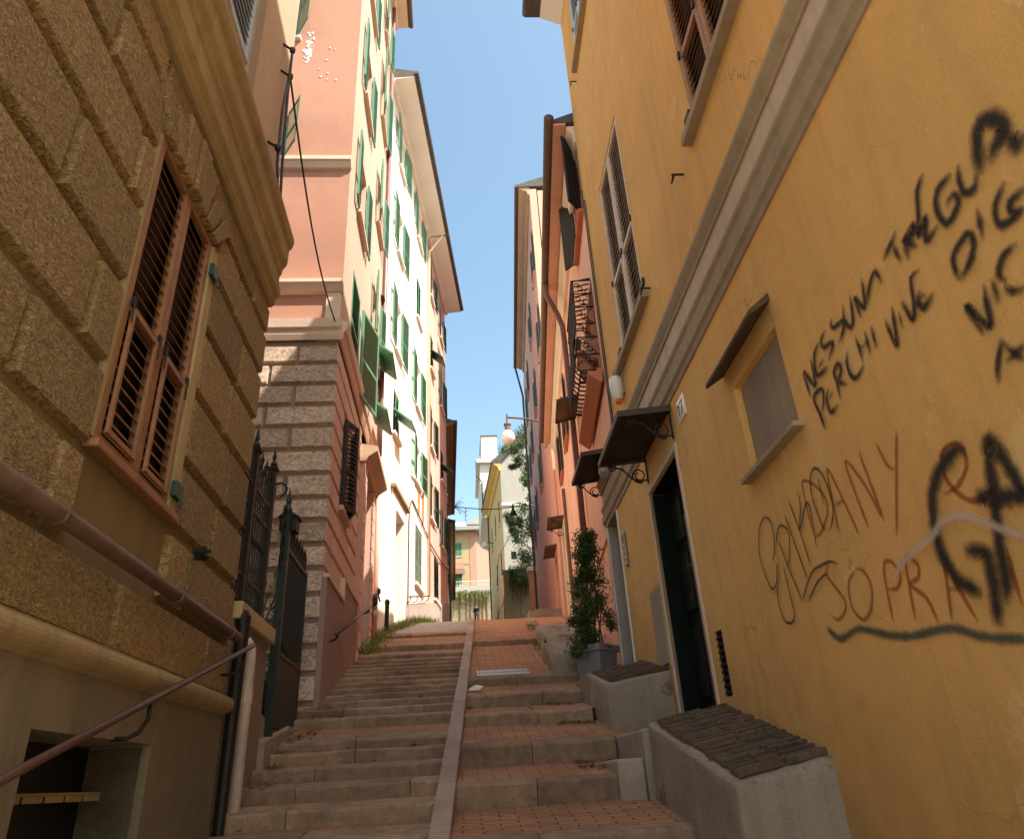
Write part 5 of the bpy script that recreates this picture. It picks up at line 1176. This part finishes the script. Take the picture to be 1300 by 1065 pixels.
mb = MB(); mb.prism([V((3.02, 50, 7)), V((9, 50, 7)), V((9, 50, 24.3)), V((6.2, 50, 23.7)), V((3.02, 50, 20.6))], V((0, .4, 0))); mb.build('gable_wall', 'pale_gable', yf)
q_ = [(1.8, 2.6, 16.4, 18.2), (5.2, 6.0, 16.4, 18.2), (8.4, 9.2, 16.4, 18.2), (1.8, 2.6, 12.6, 14.4), (5.2, 6, 12.6, 14.4), (1.4, 2.2, 9, 11.2), (6, 6.9, 9.2, 11.4)]
mb = MB(); YF.skin(mb, (0.0, 11), (7, 20.3), q_, 0, .28); mb.build('side_wall', 'tan_facade', yf)
mb = MB(); mb.lbox(O, X, Y, Z, (3.5, 9), (50.42, 61), (7, 20.2)); mb.build('wall_core', 'ochre_far', yf)
for q in q_: window(YF, yf, *q, mat='dark_green', kind='closed')
mb = MB(); YF.prof(mb, -.25, 11, [(0, 20.3), (.62, 20.3), (.66, 20.42), (-3.2, 23.9), (-3.2, 23.6), (-.1, 20.5)]); rf = mb.build('roof', 'roof_slate', yf)
mb = MB(); YF.prof(mb, -.2, 10.9, [(.003, 19.7), (.1, 19.72), (.2, 20.0), (.5, 20.2), (.58, 20.297), (.003, 20.297)]); mb.build('soffit', 'yellow_soffit', rf)
mb = MB(); wallbox(mb, (3.0, 9), (49.95, 49.997), (17.1, 17.3)); mb.build('ledge', 'white_trim', yf)
mb = MB(); wallbox(mb, (3.5, 3.85), (49.98, 50.01), (13.3, 13.8)); mb.build('vent_window', 'dark_inside', yf)
mb = MB(); mb.tube([YF.P(10.6, .12, 20), YF.P(10.6, .12, 9)], .07, 6); mb.build('downpipe', 'roof_slate', yf)
mb = MB(); mb.tube([V((2.9, 49.7, 10.6)), V((2.2, 51, 9.2)), V((2.15, 55, 9.4))], .02, 5); mb.tube([V((3.6, 49.9, 15.2)), V((2.6, 49.8, 13.4)), V((2.5, 52, 12.0))], .02, 5); mb.build('cable', 'wire', yf)
wt = thing('white_building', 'bright white roof storey rising behind the yellow-eaved house', 'building', V((4, 64, 12)))
mb = MB(); wallbox(mb, (3.2, 7), (63, 72), (9, 20.5)); wallbox(mb, (1.95, 7), (63, 72), (20.502, 25.6)); mb.build('wall', 'white_facade', wt)
mb = MB(); wallbox(mb, (1.65, 7.2), (62.6, 72.3), (25.602, 25.95)); mb.build('roof_slab', 'white_trim', wt)
mb = MB(); wallbox(mb, (2.15, 3.62), (63.4, 68), (25.952, 28.5)); ph_ = mb.build('penthouse', 'white_facade', wt)
mb = MB(); wallbox(mb, (2.10, 3.68), (63.35, 68.05), (28.502, 28.62)); mb.build('coping', 'roof_slate', ph_)
mb = MB(); mb.tube([V((1.6, 62.55, 25.7)), V((1.6, 62.5, 24.2)), V((2.1, 62.9, 23.8)), V((2.1, 62.9, 20.6))], .06, 6); mb.build('downpipe', 'roof_slate', wt)
t = thing('hillside_house', 'cream house with a yellowish eave half hidden by the tree top', 'house', V((7, 60, 14)))
mb = MB(); wallbox(mb, (4.9, 10), (60, 68), (9, 26.2)); mb.build('wall', 'cream_soffit', t)
mb = MB(); mb.prism([V((4.2, 59.3, 26.2)), V((10, 59.3, 26.2)), V((10, 59.3, 27.6)), V((4.2, 59.3, 26.5))], V((0, 9, 0))); mb.build('roof', 'ochre_far', t)
# tree against the gable
tr_ = thing('tree', 'slender leafy tree in the gap between the salmon house and the pale gable', 'tree', V((4.5, 43.2, 8)))
mb = MB(); mb.tube([V((4.5, 43.2, 7.4)), V((4.45, 43.2, 11)), V((4.3, 43.2, 14)), V((4.4, 43.1, 17)), V((4.3, 43, 19.2))], [.14, .12, .09, .06, .02], 8)
random.seed(41)
cls = [(4.19, 18.95, .8), (3.5, 18.3, .5), (4.58, 17.3, .65), (4.16, 16.2, .35), (4.6, 19.8, .5), (4.24, 14.25, .65), (3.45, 13.6, .45), (3.0, 14.05, .35), (3.95, 12.4, .75), (4.6, 13.2, .6), (4.1, 11.2, .7), (5.3, 20, .6), (3.7, 17.4, .3), (4.55, 15.2, .4), (3.2, 12.9, .25)]
for x, z, r in cls: mb.tube([V((4.4, 43.2, z-1.0)), V((x, 43.1, z))], [.035, .012], 5)
mb.build('trunk', 'bark', tr_)
mb = MB()
for x, z, r in cls:
    for j in range(4):
        c = V((x+random.gauss(0, r*.5), 43+random.gauss(0, r*.5), z+random.gauss(0, r*.5)))
        for i in range(int(430*r)): mb.leaf(c+V((random.gauss(0, r*.34), random.gauss(0, r*.34), random.gauss(0, r*.30))), random.uniform(.14, .24))
mb.build('crown', 'leaf_bright', tr_, closed=False)
iv = thing('ivy', 'ivy spilling over the top of the yellowish boundary wall', 'ivy', V((3.3, 43.9, 10.5)))
mb = MB()
for i in range(1300):
    x = random.uniform(2.85, 4.3); d = abs(random.gauss(0, .8))*(1-.5*abs(x-3.6)); mb.leaf(V((x, 43.88-random.random()*.25, 11.15-d+random.gauss(0, .1))), random.uniform(.1, .18))
mb.build('foliage', 'leaf_bright', iv, closed=False)
mb = MB()
for i in range(14): x = random.uniform(2.9, 4.2); mb.tube([V((x, 43.85, 11.05)), V((x+random.gauss(0, .1), 43.9, 10.2)), V((x+random.gauss(0, .2), 43.93, 9.2+random.random()))], .02, 4)
mb.build('stem', 'bark', iv)
# far end house, retaining wall, person
rw_ = thing('retaining_wall', 'old stone retaining wall with greenery along its top across the end of the lane', 'wall', V((0, 86, 14)))
mb = MB(); wallbox(mb, (-6, 4.2), (86, 87), (12, 19.2)); mb.build('wall', 'old_wall', rw_)
mb = MB()
for x in (-.2, .6, 1.05, 1.55, 2.0, 2.4, 2.9): mb.tube([V((x, 85.95, 15.4)), V((x+random.gauss(0, .05), 85.93, 18.5+random.random()))], .06, 5)
mb.build('pipes', 'roof_slate', rw_)
t = thing('hanging_plants', 'hanging green plants along the top of the retaining wall', 'plant', V((1, 85.8, 18.5)))
mb = MB(); random.seed(55)
for i in range(900): x = random.uniform(-1.2, 3.4); mb.leaf(V((x, 85.8-random.random()*.4, 19.3-abs(random.gauss(0, .45+.5*math.sin(x*2.1)**2)))), .26)
mb.build('foliage', 'leaf_bright', t, closed=False)
t = thing('railing', 'pale railing on top of the retaining wall', 'railing', V((0, 87.5, 19.2)))
mb = MB(); wallbox(mb, (-4, 4), (87.3, 87.5), (19.2, 20.2)); mb.build('parapet', 'pale_gable', t)
mb = MB()
for i in range(22): x = -3+.32*i; mb.tube([V((x, 87.4, 20.2)), V((x, 87.4, 20.8))], .015, 5)
mb.tube([V((-4, 87.4, 20.8)), V((4, 87.4, 20.8))], .025, 5); mb.build('bars', 'white_plastic', t)
eh = thing('terracotta_trimmed_house', 'yellow house with pinkish trim and a flat grey eave closing the view up the lane', 'house', V((0, 104, 16)))
EF = Face(2.2, 100, -90, 1); EF.n = V((0, -1, 0))
ew = [(2.0, 3.0, 27.2, 29.1), (2.0, 3.0, 23.3, 25.4), (5.2, 6.2, 27.2, 29.1), (5.2, 6.2, 23.3, 25.4)]
mb = MB(); EF.skin(mb, (0, 8), (14, 30.6), ew, 0, .28); mb.build('front_wall', 'ochre_far', eh)
mb = MB(); mb.prism([V((2.2, 100, 14)), V((2.2, 100, 30.6)), V((4.4, 108, 30.6)), V((4.4, 108, 14))], V((-.3, .05, 0))); mb.build('side_wall', 'pink_far', eh)
mb = MB(); mb.lbox(O, X, Y, Z, (-6, 1.8), (100.4, 108), (14, 30.5)); mb.build('wall_core', 'ochre_far', eh)
for q in ew: window(EF, eh, *q, mat='green_paint', kind='closed')
mb = MB(); EF.box(mb, (0, .9), (0, .06), (14, 30.3)); EF.box(mb, (.9, 8), (0, .055), (26.1, 26.45)); EF.box(mb, (.9, 8), (0, .05), (30.0, 30.3)); EF.box(mb, (1.8, 3.2), (0, .04), (25.5, 26.1)); mb.build('trim', 'pink_far', eh)
mb = MB(); mb.prism([V((-7, 98.9, 30.6)), V((2.9, 98.9, 30.6)), V((5.2, 109, 30.6)), V((-7, 109, 30.6))], V((0, 0, .55))); mb.build('roof', 'grey_plate', eh)
mb = MB(); wallbox(mb, (-6, .9), (101, 107), (31.152, 32.3)); mb.build('attic', 'white_facade', eh)
mb = MB(); EF.prof(mb, 1.6, 3.4, [(0, 25.4), (.9, 24.6), (.9, 24.68), (0, 25.5)]); mb.build('awning', 'brown_metal', eh)
mb = MB(); mb.tube([V((.9, 101.5, 31.1)), V((.9, 101.5, 34.6))], .05, 5); mb.tube([V((.4, 101.5, 34.0)), V((1.4, 101.5, 34.2))], .03, 4); mb.tube([V((.6, 101.5, 33.4)), V((1.2, 101.5, 33.5))], .03, 4); mb.build('aerial', 'wire', eh)
t = thing('chimney_house', 'orange-walled roof peeping up behind the flat grey eave', 'house', V((4, 118, 25)))
mb = MB(); wallbox(mb, (1.5, 8), (116, 124), (20, 36.6)); mb.build('wall', 'ochre_far', t)
mb = MB(); mb.prism([V((1.2, 115.6, 36.6)), V((8.3, 115.6, 36.6)), V((8.3, 115.6, 37.4)), V((4.7, 115.6, 38.6)), V((1.2, 115.6, 37.0))], V((0, 9, 0))); mb.build('roof', 'pale_gable', t)
# person walking up the lane, seen from behind the crest
pe = V((1.52, 77, lane(77)+.006))
def skin_mesh(name, joints, edges, mat, parent=None, sub=2):
    me = bpy.data.meshes.new(name); base = WORLD_LOC[parent.name] if parent else V(pe)
    me.from_pydata([tuple(V(j[:3])+pe-base) for j in joints], edges, []); o = bpy.data.objects.new(name, me); COL.objects.link(o); me.materials.append(MATS[mat])
    md = o.modifiers.new('skin', 'SKIN')
    for k, v in enumerate(me.skin_vertices[0].data): v.radius = (joints[k][3], joints[k][4] if len(joints[k]) > 4 else joints[k][3]); v.use_root = k == 0
    s_ = o.modifiers.new('smooth', 'SUBSURF'); s_.levels = s_.render_levels = sub
    if parent: o.parent = parent
    else: o.location = base
    WORLD_LOC[o.name] = base; return o
J = [(0, 0, .95, .15, .11), (0, 0, 1.15, .13, .10), (0, .01, 1.36, .17, .11), (0, .02, 1.48, .06, .06), (0, .03, 1.56, .055, .06), (0, .035, 1.66, .075, .09), (0, .035, 1.73, .05, .06),
     (-.19, .01, 1.40, .055), (-.23, .0, 1.13, .045), (-.22, .10, .90, .035), (.19, .01, 1.40, .055), (.23, .02, 1.13, .045), (.22, -.06, .90, .035),
     (-.09, 0, .88, .085), (-.10, .10, .50, .06), (-.10, .08, .09, .042), (-.10, .20, .04, .035), (.09, 0, .88, .085), (.10, -.05, .50, .06), (.10, -.18, .12, .042), (.10, -.09, .04, .035),
     (-.22, .13, .82, .02), (.22, -.03, .82, .02)]
E_ = [(0, 1), (1, 2), (2, 3), (3, 4), (4, 5), (5, 6), (2, 7), (7, 8), (8, 9), (2, 10), (10, 11), (11, 12), (0, 13), (13, 14), (14, 15), (15, 16), (0, 17), (17, 18), (18, 19), (19, 20), (9, 21), (12, 22)]
per = skin_mesh('person', J, E_, 'skin'); tag(per, 'person in dark clothes walking away at the far top of the lane', 'person')
skin_mesh('jacket', [(0, 0, .86, .19, .14), (0, 0, 1.15, .165, .13), (0, .01, 1.37, .20, .135), (0, .02, 1.47, .09, .085), (-.195, .01, 1.41, .075), (-.24, .0, 1.13, .064), (-.228, .09, .93, .052), (.195, .01, 1.41, .075), (.24, .02, 1.13, .064), (.228, -.05, .93, .052)], [(0, 1), (1, 2), (2, 3), (2, 4), (4, 5), (5, 6), (2, 7), (7, 8), (8, 9)], 'black_cloth', per)
skin_mesh('trousers', [(0, 0, .93, .165, .125), (-.09, 0, .86, .10), (-.10, .10, .50, .078), (-.10, .085, .12, .062), (.09, 0, .86, .10), (.10, -.05, .50, .078), (.10, -.17, .15, .062)], [(0, 1), (1, 2), (2, 3), (0, 4), (4, 5), (5, 6)], 'grey_cloth', per)
skin_mesh('hair', [(0, .03, 1.62, .082, .095), (0, .015, 1.69, .085, .098), (0, .02, 1.745, .058, .068)], [(0, 1), (1, 2)], 'hair', per)
# lamps and wires over the far lane
t = thing('street_lamp', 'small black pendant lamp on a thin bracket in front of the tree', 'street lamp', V((2.9, 38.5, 12.3)), 'street lamps along the lane')
mb = MB(); a = RB.P(18.6, 0, 13.0); mb.tube([a, a.lerp(V((2.9, 38.3, 13.2)), .6)+Z*.1, V((2.9, 38.3, 13.2))], .03, 6); mb.build('bracket', 'iron', t)
mb = MB(); mb.lathe(V((2.9, 38.3, 12.55)), [(.0, 0), (.2, .02), (.19, .1), (.08, .3), (.04, .62)], 10); mb.build('shade', 'iron', t)
t = thing('street_lamp', 'white wall lamp on the yellow facade beyond the boundary wall', 'street lamp', YF.P(7.5, .4, 16.0), 'street lamps along the lane')
mb = MB(); mb.tube([YF.P(7.5, 0, 16.6), YF.P(7.5, .7, 16.7)], .03, 6); mb.build('bracket', 'iron', t)
mb = MB(); mb.lathe(YF.P(7.5, .7, 16.15), [(.05, 0), (.3, .1), (.3, .3), (.1, .55)], 10); mb.build('shade', 'white_plastic', t, smooth=True)
mb = MB(); a, b = V((-.44, 30.5, 10.5)), RB.P(17.5, 0, 12.9); mb.tube([a.lerp(b, i/16)-Z*(.25*math.sin(math.pi*i/16)) for i in range(17)], .022, 5)
tag(mb.build('overhead_wire', 'wire'), 'single dark wire strung across the lane from the brown-eaved house', 'wire')
mb = MB(); random.seed(77); t = thing('rooftop_plant', 'wispy bare plant sticking out past the brown eave', 'plant', V((-.05, 39, 13)))
for k in range(22): d = V((random.uniform(.1, .6), random.gauss(0, .3), random.uniform(-.5, .5))); mb.tube([V((-.25, 39, 13.3)), V((-.25, 39, 13.3))+d*.5+Z*.1, V((-.25, 39, 13.3))+d], .007, 4)
mb.build('stem', 'bark', t)
